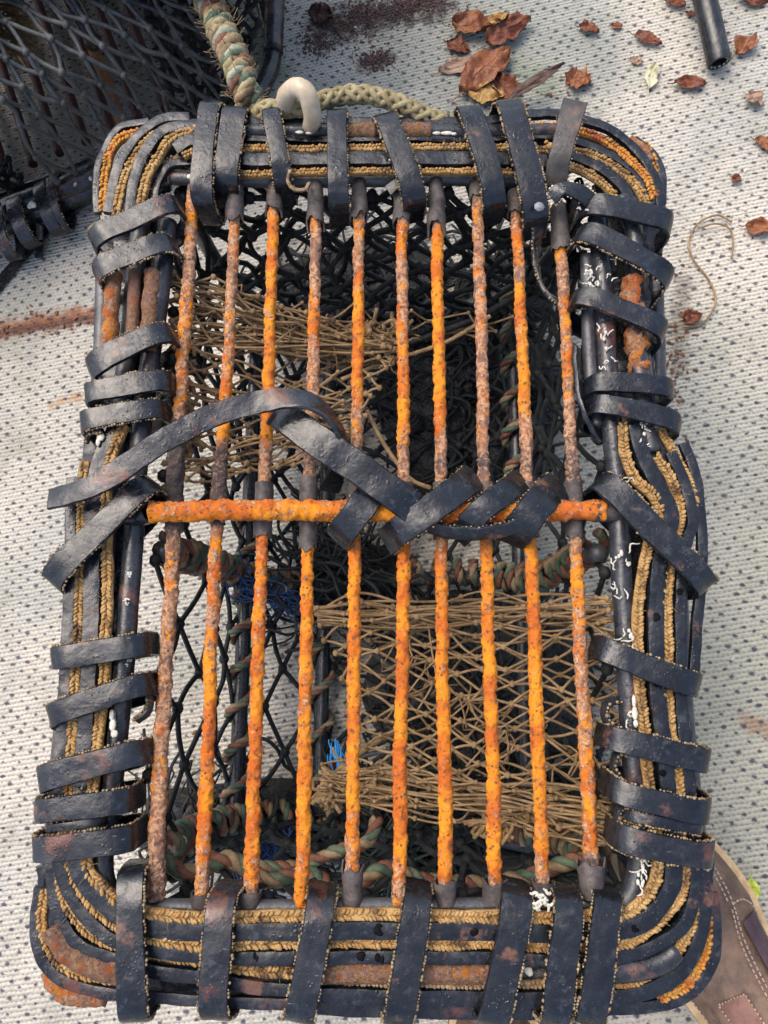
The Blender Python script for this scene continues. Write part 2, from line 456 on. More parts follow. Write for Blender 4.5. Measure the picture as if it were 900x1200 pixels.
# ------------------------------------------------------------------ the carpet
def carpet_mat():
    m = NT('speckled_marine_carpet'); p = m.pos()
    c0 = G(840, 830)
    e1 = (G(853.3, 838) - c0); e2 = (G(830.7, 841.3) - c0)
    e1, e2 = V((e1.x, e1.y)), V((e2.x, e2.y))
    det = e1.x * e2.y - e2.x * e1.y
    r1 = (e2.y / det, -e2.x / det, 0); r2 = (-e1.y / det, e1.x / det, 0)
    nz3 = m.noise(p, 22, 2, 0.5, out=1)
    jit = m.node('ShaderNodeVectorMath', {'operation': 'MULTIPLY_ADD'}, i0=nz3, i1=(0.010, 0.010, 0), i2=p)
    a = m.dot(jit, r1); b = m.dot(jit, r2)
    fa, fb = m.math('FLOOR', a), m.math('FLOOR', b)
    cell = m.node('ShaderNodeCombineXYZ', i0=fa, i1=fb)
    wn = m.node('ShaderNodeTexWhiteNoise', {'noise_dimensions': '2D'}, out=1, Vector=cell)
    ws = m.t.nodes.new('ShaderNodeSeparateColor'); m.t.links.new(wn, ws.inputs[0])
    da = m.math('ADD', m.math('SUBTRACT', m.math('SUBTRACT', a, fa), 0.5), m.math('MULTIPLY', m.math('SUBTRACT', ws.outputs[0], 0.5), 0.30))
    db = m.math('ADD', m.math('SUBTRACT', m.math('SUBTRACT', b, fb), 0.5), m.math('MULTIPLY', m.math('SUBTRACT', ws.outputs[1], 0.5), 0.30))
    dx = m.math('ADD', m.math('MULTIPLY', da, e1.x), m.math('MULTIPLY', db, e2.x))
    dy = m.math('ADD', m.math('MULTIPLY', da, e1.y), m.math('MULTIPLY', db, e2.y))
    dx = m.math('MULTIPLY', dx, 0.72)
    dist = m.math('SQRT', m.math('ADD', m.math('MULTIPLY', dx, dx), m.math('MULTIPLY', dy, dy)))
    dist = m.math('ADD', dist, m.math('MULTIPLY', m.math('SUBTRACT', m.noise(m.scaled(p, (1, 1.7, 1)), 430, 4, 0.75), 0.5), 0.0068))
    rad = m.math('MULTIPLY_ADD', ws.outputs[2], 0.0012, 0.0013)
    dots = m.math('SUBTRACT', 1.0, m.node('ShaderNodeMapRange', {'interpolation_type': 'SMOOTHSTEP'}, i0=dist, i1=m.math('MULTIPLY', rad, 0.55), i2=m.math('MULTIPLY', rad, 1.35), i3=0.0, i4=1.0))
    # knit: rows of loops
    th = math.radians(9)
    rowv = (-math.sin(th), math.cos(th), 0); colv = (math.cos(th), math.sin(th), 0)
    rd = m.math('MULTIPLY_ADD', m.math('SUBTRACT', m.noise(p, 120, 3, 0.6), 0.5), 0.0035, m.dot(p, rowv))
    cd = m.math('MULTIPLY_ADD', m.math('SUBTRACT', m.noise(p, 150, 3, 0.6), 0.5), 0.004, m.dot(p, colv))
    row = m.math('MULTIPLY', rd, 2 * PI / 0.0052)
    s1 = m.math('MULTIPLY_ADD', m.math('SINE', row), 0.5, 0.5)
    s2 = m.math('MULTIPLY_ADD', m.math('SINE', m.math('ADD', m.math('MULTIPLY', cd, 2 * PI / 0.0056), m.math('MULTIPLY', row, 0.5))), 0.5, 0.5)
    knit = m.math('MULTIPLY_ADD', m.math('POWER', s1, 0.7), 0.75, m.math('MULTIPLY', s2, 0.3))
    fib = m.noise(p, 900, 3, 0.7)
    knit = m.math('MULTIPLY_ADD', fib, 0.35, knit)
    big = m.noise(p, 3.2, 4, 0.6)
    mid = m.noise(p, 14, 5, 0.65)
    c = m.mix(m.ramp(big, 0.38, 0.62), (0.52, 0.475, 0.395), (0.40, 0.39, 0.34))
    c = m.mix(m.ramp(mid, 0.52, 0.78, 0, 0.55), c, (0.36, 0.35, 0.27))
    # damp, algae-grey ground away from the bright left side
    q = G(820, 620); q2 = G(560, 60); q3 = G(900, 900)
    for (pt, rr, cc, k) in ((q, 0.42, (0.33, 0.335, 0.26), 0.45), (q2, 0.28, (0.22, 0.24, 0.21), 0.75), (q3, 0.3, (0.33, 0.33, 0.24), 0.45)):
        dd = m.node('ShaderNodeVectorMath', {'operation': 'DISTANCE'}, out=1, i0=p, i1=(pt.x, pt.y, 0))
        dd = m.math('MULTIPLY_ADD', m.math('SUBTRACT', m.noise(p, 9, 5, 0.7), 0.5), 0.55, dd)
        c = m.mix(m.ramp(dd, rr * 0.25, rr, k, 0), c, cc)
    c = m.mix(m.ramp(m.noise(p, 40, 5, 0.7), 0.58, 0.76, 0, 0.55), c, (0.30, 0.24, 0.16))
    c = m.mix(m.ramp(m.noise(p, 7, 6, 0.72), 0.46, 0.68, 0, 0.6), c, (0.27, 0.265, 0.21))
    c = m.mix(m.ramp(m.noise(p, 260, 4, 0.7), 0.55, 0.75, 0, 0.45), c, (0.20, 0.18, 0.15))
    # rust and moss stains, each where it lies
    def streak(c, A, B, wd, col, k):
        a3, b3 = G(*A), G(*B)
        d = V((b3.x - a3.x, b3.y - a3.y)); ln = d.length; d.normalize()
        u = m.math('SUBTRACT', m.dot(p, (d.x, d.y, 0)), a3.x * d.x + a3.y * d.y)
        v = m.math('SUBTRACT', m.dot(p, (-d.y, d.x, 0)), -a3.x * d.y + a3.y * d.x)
        u = m.math('SUBTRACT', u, m.math('MINIMUM', m.math('MAXIMUM', u, 0.0), ln))
        dd = m.math('SQRT', m.math('ADD', m.math('MULTIPLY', u, u), m.math('MULTIPLY', v, v)))
        dd = m.math('MULTIPLY_ADD', m.math('SUBTRACT', m.noise(p, 55, 6, 0.75), 0.5), wd * 2.6, dd)
        return m.mix(m.ramp(dd, wd * 0.15, wd, k, 0), c, col)
    c = streak(c, (-30, 392), (118, 366), 0.022, (0.24, 0.085, 0.03), 0.9)
    c = streak(c, (-30, 396), (118, 372), 0.010, (0.09, 0.04, 0.03), 0.8)
    c = streak(c, (60, 475), (92, 465), 0.010, (0.36, 0.2, 0.09), 0.7)
    c = streak(c, (876, 845), (905, 860), 0.014, (0.30, 0.15, 0.07), 0.6)
    c = streak(c, (300, 40), (330, 90), 0.03, (0.10, 0.15, 0.08), 0.6)
    c = streak(c, (600, 80), (640, 100), 0.03, (0.15, 0.2, 0.12), 0.5)
    c = streak(c, (390, 30), (510, 2), 0.05, (0.028, 0.018, 0.016), 0.97)
    c = streak(c, (430, 75), (450, 68), 0.02, (0.05, 0.03, 0.025), 0.85)
    c = streak(c, (795, 430), (800, 330), 0.018, (0.12, 0.09, 0.06), 0.55)
    # shading between the loops, painted in as a dirt colour
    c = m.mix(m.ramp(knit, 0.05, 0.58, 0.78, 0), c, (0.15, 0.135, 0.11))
    c = m.mix(m.math('MULTIPLY', dots, 0.88), c, (0.03, 0.034, 0.054))
    n = m.bump(knit, 0.0022, 0.9)
    n = m.bump(fib, 0.0006, 0.6, n)
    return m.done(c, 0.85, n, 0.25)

def build_ground():
    mb = MB()
    n = 70
    # one sheet, finer near the middle
    def gx(t): return math.copysign(abs(t) ** 3 * 30 + abs(t) * 0.9, t)
    for j in range(n + 1):
        for i in range(n + 1):
            x, y = gx(2 * i / n - 1), gx(2 * j / n - 1)
            z = 0.0
            mb.v.append(V((x, y, z)))
    for j in range(n):
        for i in range(n):
            a = j * (n + 1) + i
            mb.f.append((a, a + 1, a + n + 2, a + n + 1))
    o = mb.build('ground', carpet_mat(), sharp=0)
    tag(o, kind='structure', label='pale speckled marine carpet laid on the ground')
build_ground()

# ------------------------------------------------------------------ the creel
creel = empty('lobster_creel', M_c)
tag(creel, 'large upturned lobster creel with orange rusty rods across its rubber bound base', 'lobster pot')
bpy.context.view_layer.update()
UP = V((0, 0, 1))

def LP(pts, w=0.0, step=0.003):
    """pixel polyline (x, y) or (x, y, w) -> smooth creel points"""
    out = []
    for p in pts:
        out.append(L(p[0], p[1], p[2] if len(p) > 2 else w))
    for o in out: o.z += H - 0.0 if False else 0
    return catmull(out, step)
# creel coordinates have their origin on the ground below the base: L() already includes that offset (z = H on the base plane)

# rods -----------------------------------------------------------------------------------
RODS = [
 ([(227,218),(221,330),(213,440),(206,540),(203,640),(197,740),(187,900),(182,1055)], [(215,.15),(270,.62),(320,.12),(380,.6),(450,.5),(510,.35),(530,0),(650,0),(690,.35),(800,.25),(900,.42),(950,.4),(1010,.15)]),
 ([(277,212),(268,400),(258,560),(250,700),(243,900),(236,1062)], [(215,0),(262,.1),(275,.6),(330,.3),(430,.42),(530,.95),(560,.1),(650,0),(670,.7),(760,.45),(850,.75),(960,.9),(1030,.4)]),
 ([(322,212),(316,400),(310,560),(305,700),(298,900),(293,1062)], [(240,.1),(260,.75),(350,.7),(400,.85),(540,.9),(565,.15),(620,.5),(700,.75),(800,.8),(900,.9),(1010,.8),(1045,.3)]),
 ([(370,212),(368,400),(362,560),(360,700),(357,900),(352,1062)], [(250,.1),(270,.4),(340,.15),(390,.8),(430,.5),(540,.3),(580,.1),(635,.5),(660,.95),(760,.95),(850,.6),(900,.95),(1050,.7)]),
 ([(421,212),(420,400),(418,520),(416,650),(414,900),(413,1062)], [(250,.1),(270,.5),(330,.45),(370,1),(430,.95),(500,.6),(570,.2),(640,.2),(655,.65),(720,.9),(900,.9),(1000,.6),(1030,.3)]),
 ([(470,212),(472,400),(473,560),(472,700),(470,900),(468,1062)], [(255,.1),(275,.5),(300,.8),(340,.2),(400,.6),(520,.85),(570,.2),(640,.4),(690,.9),(900,1),(1000,.85),(1045,.35)]),
 ([(511,212),(514,400),(517,560),(518,700),(521,900),(522,1058)], [(270,.1),(285,.8),(330,1.1),(480,1.05),(540,.5),(575,.1),(640,.35),(720,.8),(900,1),(1030,.8),(1045,.1)]),
 ([(558,212),(564,400),(567,560),(571,700),(577,900),(580,1055)], [(230,.1),(250,.3),(350,.35),(450,.28),(540,.35),(575,.05),(640,.4),(700,.75),(800,.95),(1020,.95),(1040,.1)]),
 ([(603,225),(612,400),(618,560),(624,700),(632,900),(637,1058)], [(245,.1),(265,.4),(300,.8),(340,.15),(370,.95),(430,.7),(480,.8),(540,.3),(575,.1),(630,.4),(700,.7),(800,1),(900,.95),(1010,.6),(1035,.1)]),
 ([(654,240),(663,400),(671,560),(677,700),(688,900),(694,1052)], [(290,.05),(305,.7),(340,.12),(390,.5),(450,.5),(540,.12),(630,.05),(640,.2),(720,.7),(760,.5),(820,.3),(900,.6),(1000,.55),(1010,.05)]),
]
def lut(tab, y):
    if y <= tab[0][0]: return tab[0][1]
    for (a, b), (c, d) in zip(tab, tab[1:]):
        if y <= c: return b + (d - b) * (y - a) / (c - a)
    return tab[-1][1]
WR = -0.012
def sleeve(parent, pts, r0, r1, seed, ragged=0.35, mat='sleeve', thick=0.0012):
    """a torn tube around a rod with a ragged far end"""
    mb = MB(); T = tangents(pts); n = len(pts); sides = 18
    N0 = T[0].orthogonal().normalized()
    rag = [random.random() for _ in range(sides)]
    rag = [(rag[k] + rag[k - 1]) / 2 for k in range(sides)]
    ln = (pts[-1] - pts[0]).length
    for lay in (0, 1):
        for i in range(n):
            t = i / (n - 1)
            N = (N0 - T[i] * N0.dot(T[i])).normalized(); B = T[i].cross(N)
            for k in range(sides):
                a = 2 * PI * k / sides
                d = N * math.cos(a) + B * math.sin(a)
                cut = 1 - ragged * rag[k]
                p = pts[0].lerp(pts[-1], t * cut)
                r = r0 + (r1 - r0) * t + (0 if lay == 0 else -thick)
                r *= 1 + 0.16 * nz(p + d * r, 95, seed)
                mb.v.append(p + d * r)
    for lay in (0, 1):
        o = lay * n * sides
        for i in range(n - 1):
            for k in range(sides):
                a, b = o + i * sides + k, o + i * sides + (k + 1) % sides
                mb.f.append((a, b, b + sides, a + sides) if lay == 0 else (a, a + sides, b + sides, b))
    for e in (0, n - 1):
        for k in range(sides):
            a, b = e * sides + k, e * sides + (k + 1) % sides
            o = n * sides
            mb.f.append((a, a + o, b + o, b) if e == 0 else (a, b, b + o, a + o))
    return mb.build('sleeve', M[mat], parent)

TOPSL = [(0,0,0), (215,268,13), (213,258,11.5), (215,272,12), (212,262,12), (215,272,11.5), (212,285,12.5), (214,238,10.5), (225,258,11), (243,302,13)]
BOTSL = [(1050,1010,0), (1062,1042,12), (1062,1040,12), None, (1060,1008,12), None, (1060,1028,12.5), (1058,1022,14), (1060,1026,12.5), (1052,1000,15)]
for i, (pts, tab) in enumerate(RODS):
    line = LP([(x, y, WR) for x, y in pts], step=0.0012)
    ypx = []
    y0, y1 = pts[0][1], pts[-1][1]
    r = []
    for k, p in enumerate(line):
        t = k / (len(line) - 1)
        y = y0 + (y1 - y0) * t
        ypx.append(y)
        q = (0.0048 + .0006 * k / len(line)) * (1 + 0.10 * nz(p, 28, i) + 0.08 * nz(p, 75, i + 20))
        if i == 0: q *= 1.12
        if lut(tab, y) < 0.08: q *= 1.22
        r.append(q)
        line[k] = p + V((0.0011 * nz(p, 22, i + 7) + 0.0006 * nz(p, 60, i), 0, 0.0008 * nz(p, 20, i + 31)))
    mb = MB(); sides = 24
    mb.tube(line, r, sides, True, 0.24, 250, i * 3.1)
    rod = mb.build('base_rod', M['rust'], creel, 0, [lut(tab, ypx[k]) for k in range(len(line)) for _ in range(sides)])
    rod['label'] = ('dull brown rusty rod' if i == 0 else 'flaking orange rusty rod')
    if i and TOPSL[i]:
        a, b, hw = TOPSL[i]
        xs = lambda y: next(x0 + (x1 - x0) * (y - ya) / (yb - ya) for (x0, ya), (x1, yb) in zip(pts, pts[1:]) if ya - 15 <= y <= yb + 15)
        sleeve(rod, LP([(xs(a), a, WR), (xs(b), b, WR)], step=0.003), hw * 0.74 * MPP * 1.04, hw * MPP * 1.0, i)
    if BOTSL[i] and i:
        a, b, hw = BOTSL[i]
        sleeve(rod, LP([(xs(a), a, WR), (xs(b), b, WR)], step=0.003), hw * 0.9 * MPP, hw * 1.06 * MPP, i + 50)
    # dark collar where the cross bar passes
    if i not in (1, 0):
        a, b = (566, 634) if i != 3 else (560, 650)
        sleeve(rod, LP([(xs(a), a, WR), (xs(b), b, WR)], step=0.004), 0.0078, 0.0074, i + 80, 0.15)

# cross bar ------------------------------------------------------------------------------
mb = MB()
line = LP([(176, 600, .003), (300, 598, .004), (420, 599, .004), (520, 600, .004), (640, 599, .003), (708, 598, .001)], step=0.0016)
mb.tube(line, [0.0083 * (1 + .06 * nz(p, 40)) for p in line], 20, True, 0.26, 190, 9)
xb = mb.build('cross_bar', M['rust_bar'], creel, 0); xb['label'] = 'rusty bar lying across all the rods'
sleeve(xb, LP([(732, 597, -.004), (684, 599, .001)], step=0.004), 0.0095, 0.0093, 4, 0.4)
sleeve(xb, LP([(150, 603, -.004), (182, 600, .002)], step=0.004), 0.0094, 0.0098, 14, 0.4, 'rubber_worn')

# steel frame bars -----------------------------------------------------------------------
def bar(pts, w, rpx, mat='steel', lab=None, name='frame_bar', wob=0.04):
    mb = MB(); mb.tube(LP(pts, w, .002 if wob > .1 else .003), rpx * MPP, 16, True, wob, 60 if wob < .1 else 130, len(pts))
    o = mb.build(name, M[mat], creel, 0)
    if lab: o['label'] = lab
    return o
bar([(196,260),(188,340),(176,420),(166,500),(159,580),(156,640),(151,700),(147,760),(141,830),(134,900),(126,965),(120,1010),(128,1045),(160,1062)], -.010, 12, 'pipe')
bar([(168,240),(158,330),(152,400),(140,480),(128,580),(120,700),(110,830),(95,960),(84,1020),(95,1085),(150,1125),(260,1140),(430,1139),(570,1139),(700,1138),(770,1128),(805,1090),(806,1020),(796,940),(782,820),(780,700),(775,600),(762,520),(752,430),(744,350),(742,270),(728,215),(690,178),(640,168),(440,164),(240,166),(190,180),(168,215),(168,240)], -.018, 12, 'steel')
bar([(365,1139),(450,1138),(575,1139)], -.006, 12, 'rust_dull', 'bare brown stretch of frame bar')
bar([(690,1138),(740,1135),(775,1126),(792,1112)], -.006, 13, 'pipe', 'bare brown stretch of frame bar')
bar([(62,1085),(78,1112),(105,1128),(150,1140)], -.008, 13, 'rust_dull', 'rusty frame corner', wob=.2)
bar([(60,1136),(66,1152),(84,1164),(125,1168)], -.040, 11, 'rust_half', 'rusty lower frame corner', wob=.25)
bar([(737,164),(751,174),(762,190)], -.008, 7, 'rust_half', 'rusty frame corner', wob=.25)
# dark strips added under the bundle to stand for the shade in its gaps
def gap_backing(pts, wpx, w):
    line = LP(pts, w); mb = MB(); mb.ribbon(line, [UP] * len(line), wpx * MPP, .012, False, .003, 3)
    mb.build('gap_shade_strip', M['rubber_dark'], creel)
gap_backing([(172,215),(160,300),(150,400),(130,520),(118,640),(112,760),(100,880),(90,980),(86,1040)], 62, -.030)
gap_backing([(722,220),(730,320),(734,420),(752,520),(768,600),(770,700),(772,820),(782,920),(784,1010),(772,1060)], 66, -.030)
gap_backing([(165,178),(300,176),(450,176),(600,176),(720,185)], 56, -.030)
gap_backing([(100,1085),(160,1118),(300,1124),(450,1126),(600,1126),(720,1122),(780,1085)], 84, -.032)
gap_backing([(66,1010),(72,1070),(100,1120),(160,1145)], 40, -.034)
gap_backing([(150,1140),(110,1126),(92,1080),(100,1000)], 46, -.036)
gap_backing([(812,1000),(808,1070),(780,1120),(700,1150)], 46, -.034)
gap_backing([(200,200),(165,200),(145,240),(140,300)], 58, -.034)
gap_backing([(690,180),(735,200),(750,240),(752,300)], 52, -.034)
bar([(134,322),(130,370),(127,412)], -.004, 10, 'rust_half', 'bare rusty length of frame bar', wob=.2)
bar([(158,318),(155,412)], -.006, 8, 'rust_dull')
bar([(179,318),(173,412)], -.004, 10.5, 'rust_dull', 'scabby pink-brown frame bar', wob=.2)
bar([(700,255),(706,320),(710,400),(716,490),(722,550),(726,620),(729,680),(733,740),(738,830),(743,900),(749,980),(748,1020),(735,1055),(700,1068)], -.008, 12.5, 'pipe')
bar([(728,232),(742,270),(746,320),(744,360),(748,420),(756,490),(764,530)], -.004, 11, 'pipe')
def blister(pts, rpx, seed):
    ln = LP(pts, -.004, .0015); n = len(ln); mb = MB()
    mb.tube(ln, [rpx * MPP * (.80 + .20 * math.sin(PI * k / (n - 1)) ** .5 * (1 + .5 * nz(ln[k], 60, seed))) for k in range(n)], 22, True, .42, 110, seed)
    o = mb.build('rust_blister', M['rust_half'], creel, 0); o['label'] = 'swollen orange rust on the frame tube'
blister([(741,325),(742,345),(742,380)], 14, 3.3)
blister([(744,384),(746,405),(749,436)], 13, 8.1)
bar([(688,300),(692,440),(700,500)], -.012, 9, 'steel')
bar([(210,156),(320,154),(440,154),(560,155),(660,154)], -.003, 10, 'pipe')
bar([(405,154),(440,154)], -.001, 10, 'rust_dull', wob=.15)
bar([(470,154),(505,154)], -.001, 10, 'rust_dull', wob=.15)
bar([(200,209),(320,212),(440,211),(560,210),(650,214)], -.014, 9, 'steel')
bar([(150,1062),(300,1064),(460,1062),(610,1062),(720,1062)], -.014, 9, 'steel')
# lower rail of the frame, tucked under the strips
def inset(p, d=17):
    v = V((p[0] - 440, p[1] - 640)); v = v - v.normalized() * d
    return (440 + v.x, 640 + v.y)
bar([inset(p) for p in [(120,210),(112,280),(104,420),(90,540),(80,640),(70,760),(58,880),(50,1000),(48,1080),(56,1140),(84,1168),(150,1176),(400,1180),(600,1182),(770,1178),(822,1150),(836,1090),(830,1000),(818,860),(812,700),(806,610),(790,520),(784,400),(778,290),(770,210),(740,170),(690,148),(560,142),(300,140),(180,146),(135,165),(120,210)]], -.045, 11, 'steel')

# long rubber strips with corded edges ---------------------------------------------------
def strip(pts, wpx, cords=(), w=0.0, mat='rubber', th=0.006, tilt=0.0):
    line = LP(pts, w)
    sd = random.random() * 40
    line = [p + V((0, 0, 0.0012 * nz(p, 25, sd))) for p in line]
    mb = MB()
    wd = [wpx * MPP * (1 + .10 * nz(p, 30, sd)) for p in line]
    mb.ribbon(line, [UP] * len(line), wd, th, False, 0.0006, sd)
    o = mb.build('rubber_strip', M[mat], creel)
    for c in cords:
        cp, cw, cm = c[0], c[1], (c[2] if len(c) > 2 else 'cord')
        cl = LP(cp, w + 0.0026)
        cl = [p + V((0.0008 * nz(p, 35, sd), 0.0008 * nz(p, 35, sd + 4), 0.001 * nz(p, 25, sd))) for p in cl]
        mb = MB()
        # the canvas the stitches stand on
        mb.ribbon([p - V((0, 0, .0028)) for p in cl], [UP] * len(cl), cw * MPP * .92, .004)
        mb.braid(cl, [UP] * len(cl), cw * MPP, 0.0030)
        mb.build('cord_edge', M[cm], o, 0)
    return o
c1 = [(145,498),(131,530),(124,565),(124,633),(125,683),(123,743),(121,797),(116,850),(110,900),(104,965),(101,1010),(113,1034),(142,1059),(180,1072),(247,1077),(300,1075),(400,1073),(500,1074),(590,1075),(650,1076),(723,1072),(747,1062),(767,1035),(772,1005),(766,950),(759,895),(756,850),(750,800),(748,760),(750,700),(760,640),(773,607),(768,583),(745,560),(734,533),(731,498)]
c2 = [(98,540),(96,597),(93,667),(91,750),(88,800),(83,880),(80,960),(81,1013),(100,1053),(140,1087),(180,1102),(250,1110),(297,1107),(345,1106),(425,1105),(500,1106),(583,1107),(640,1110),(715,1108),(750,1098),(790,1063),(803,1030),(800,990),(796,917),(788,860),(783,807),(784,757),(782,717),(785,657),(795,620),(797,593),(787,560),(770,535)]
c3 = [(66,1020),(77,1060),(103,1093),(140,1110),(180,1119),(250,1129),(290,1137),(345,1140)]
c3b = [(345,1147),(420,1151),(500,1153),(567,1155),(640,1154),(707,1153),(750,1149),(790,1120),(810,1090),(814,1060)]
c4 = [(53,1042),(48,1083),(60,1117),(85,1140),(142,1149)]
c4r = [(773,1172),(803,1157),(825,1123),(830,1093),(829,1062)]
strip([(137,500),(118,540),(110,590),(109,650),(107,740),(104,800),(99,880),(94,960),(91,1010),(108,1043),(143,1074),(180,1087),(250,1092),(300,1091),(400,1090),(500,1090),(590,1091),(650,1093),(715,1091),(752,1080),(781,1048),(788,1010),(780,900),(772,830),(768,760),(769,700),(776,640),(786,605),(768,565),(752,533),(744,498)], 19, [(c1, 13.5)], .001)
strip([(86,560),(84,600),(83,660),(80,740),(77,800),(72,880),(68,960),(71,1015),(88,1057),(122,1094),(150,1106),(180,1113),(250,1121),(320,1122),(380,1121),(460,1121),(573,1122),(650,1125),(713,1123),(756,1112),(798,1086),(814,1047),(812,1010),(806,910),(798,830),(797,760),(797,700),(803,640),(811,610),(801,565),(785,530)], 14, [(c2, 13)], -.001)
strip([(62,1005),(66,1060),(92,1105),(143,1126),(180,1137),(247,1146),(300,1156),(345,1159)], 14, [(c3, 12)], -.005)
strip([(345,1164),(450,1168),(575,1170),(640,1170),(700,1169),(750,1163),(797,1138),(821,1090),(826,1033),(824,1000)], 16, [(c3b[4:], 11), (c3b[:5], 8, 'cord_dull')], -.006)
strip([(47,1040),(42,1083),(53,1128),(87,1154),(150,1166),(250,1172),(345,1176)], 12, [(c4, 12)], -.012, 'rubber_worn')
strip([(640,1184),(700,1182),(767,1178),(808,1163),(834,1127),(838,1093),(834,1045)], 12, [(c4r, 10.5, 'cord_orange')], -.014, 'rubber_worn')
strip([(345,1174),(420,1180),(520,1183),(640,1184)], 18, (), -.018, 'rubber_worn')
strip([(100,545),(92,600),(88,700),(86,760)], 12, (), -.012, 'rubber_dark')
strip([(800,520),(813,555),(820,600),(822,660),(816,740),(812,800)], 12, [([(775,503),(795,538),(811,573),(815,602)], 11)], -.004, 'rubber')
strip([(760,505),(775,530),(792,556),(803,585),(806,620)], 12, (), -.008, 'rubber_dark')
# top
strip([(205,175),(230,165),(284,186),(340,187),(440,187),(560,187),(600,187),(640,190)], 19, [([(214,181),(240,172),(284,172),(343,173),(440,172),(550,171),(600,172),(640,175)], 10), ([(262,203),(319,202),(365,200),(433,200),(500,200),(555,199),(600,200)], 9)], .001)
strip([(225,146),(300,144),(380,145),(470,144),(560,143),(613,136),(650,135),(685,142),(716,154),(745,177),(767,212),(774,246)], 12, [([(600,147),(618,148),(647,148),(677,153),(703,161),(735,183),(757,207),(767,233)], 12, 'cord_orange')], -.002)
strip([(250,163),(340,163),(440,163),(560,163),(640,160),(677,167),(719,184),(749,208),(765,241)], 12, [([(640,170),(669,175),(698,183),(730,201),(751,223),(760,243)], 12)], -.003)
strip([(640,180),(674,184),(703,197),(729,219),(739,240)], 15, [([(640,190),(666,193),(693,204),(714,220),(724,237)], 11)], -.003, 'rubber')
strip([(742,165),(764,180),(775,205),(776,240)], 10, [([(757,167),(767,188),(770,210)], 9, 'cord_orange')], -.01, 'rubber_worn')
# far left corner
strip([(232,147),(205,150),(188,157),(168,184),(157,216),(153,250)], 14, [([(232,151),(203,160),(184,184),(170,211),(163,247)], 12.5, 'cord')], .001)
strip([(222,138),(190,141),(158,165),(138,200),(127,250)], 13, [([(212,145),(174,162),(152,193),(141,222),(135,257)], 12)], -.003)
strip([(175,144),(140,152),(119,185),(114,215),(114,250)], 9, [([(165,153),(138,163),(124,190),(120,245)], 12, 'cord_orange')], -.006)
strip([(225,190),(200,194),(186,214),(180,240)], 10, [([(225,178),(205,184),(190,191)], 7, 'cord_dull')], -.006, 'rubber_dark')

# lashings wound round the frame ---------------------------------------------------------
def wrap(p_in, p_out, wpx, edges='', mat='rubber', w=-0.014, h=0.027, n=4.0, cw=None, lab=None, cm='edge', sag=0.0):
    A, B = L(p_in[0], p_in[1], -0.002), L(p_out[0], p_out[1], -0.002)
    zc = H + w
    C = (A + B) / 2; C.z = zc
    a = (B - A) / 2; a.z = 0
    ln = a.length
    a = a * ((ln - 0.002) / ln)
    sd = random.random() * 60
    K = 72
    pts, nrm = [], []
    ux = a.normalized()
    skew = random.gauss(0, 0.0015)
    uy = UP.cross(ux)
    for k in range(K):
        ph = 2 * PI * k / K
        c, s = math.cos(ph), math.sin(ph)
        cc = math.copysign(abs(c) ** (2 / n), c); ss = math.copysign(abs(s) ** (2 / n), s)
        p = C + a * cc + UP * (h * ss)
        hump = 0.0014 * nz(p, 30, sd) if s > 0 else 0
        p += UP * hump + uy * (skew * s + 0.0022 * nz(p, 16, sd + 2))
        pts.append(p)
        nx = math.copysign(abs(cc) ** (n - 1), cc) / max(ln, 1e-6); nzv = math.copysign(abs(ss) ** (n - 1), ss) / h
        nrm.append((ux * nx + UP * nzv).normalized())
    th = 0.0042
    wd = [wpx * MPP * (1 + 0.09 * nz(p, 22, sd + 8)) for p in pts]
    along = V((0, 1, 0)) if abs(ux.x) > abs(ux.y) else V((1, 0, 0))
    mb = MB(); mb.ribbon(pts, nrm, wd, th, True, 0.0007, sd, along)
    o = mb.build('rubber_wrap', M[mat], creel)
    if lab: o['label'] = lab
    T = tangents(pts, True)
    dirs = {'u': V((0, 1, 0)), 'd': V((0, -1, 0)), 'l': V((-1, 0, 0)), 'r': V((1, 0, 0))}
    for e in edges:
        line, ns = [], []
        for k in range(-6, K // 2 + 7):
            i = k % K
            Bv = shear(along, nrm[i], T[i].cross(nrm[i]).normalized())
            if True:
                sg = 1 if Bv.dot(dirs[e]) > 0 else -1
            line.append(pts[i] + Bv * (sg * (wd[i] * 0.5 + 0.0004)) + nrm[i] * (th * 0.12))
            ns.append(nrm[i])
        mb = MB(); mb.stitches(line, ns, 0.00112, 0.0024)
        mb.build('cord_edge', M[cm], o, 0)
    return o
# far side
wrap((241,246),(251,121),27,'r')
wrap((264,224),(279,127),33,'r', w=-.016, mat='rubber')
wrap((332,222),(320,130),24,'lr')
wrap((398,246),(394,131),26,'r')
wrap((485,243),(449,135),30,'lr')
wrap((581,246),(546,126),31,'l')
t7 = wrap((629,266),(590,122),33,'lr', w=-.010)
# left side
wrap((213,243),(109,290),28,'u')
wrap((208,289),(113,329),28,'ud', mat='rubber_worn')
wrap((206,393),(104,437),29,'u')
wrap((204,449),(100,466),27,'u')
wrap((196,482),(95,499),26,'ud')
wrap((183,566),(66,689),30,'ud', w=-.010)
wrap((178,753),(61,771),26,'u')
wrap((180,801),(57,842),27,'u')
wrap((175,880),(46,916),28,'u', mat='rubber_worn', lab='rust stained rubber lashing')
wrap((160,935),(42,950),27,'u')
wrap((128,961),(53,972),11,'ud', w=-.018)
wrap((163,977),(39,995),27,'u', mat='rubber_worn')
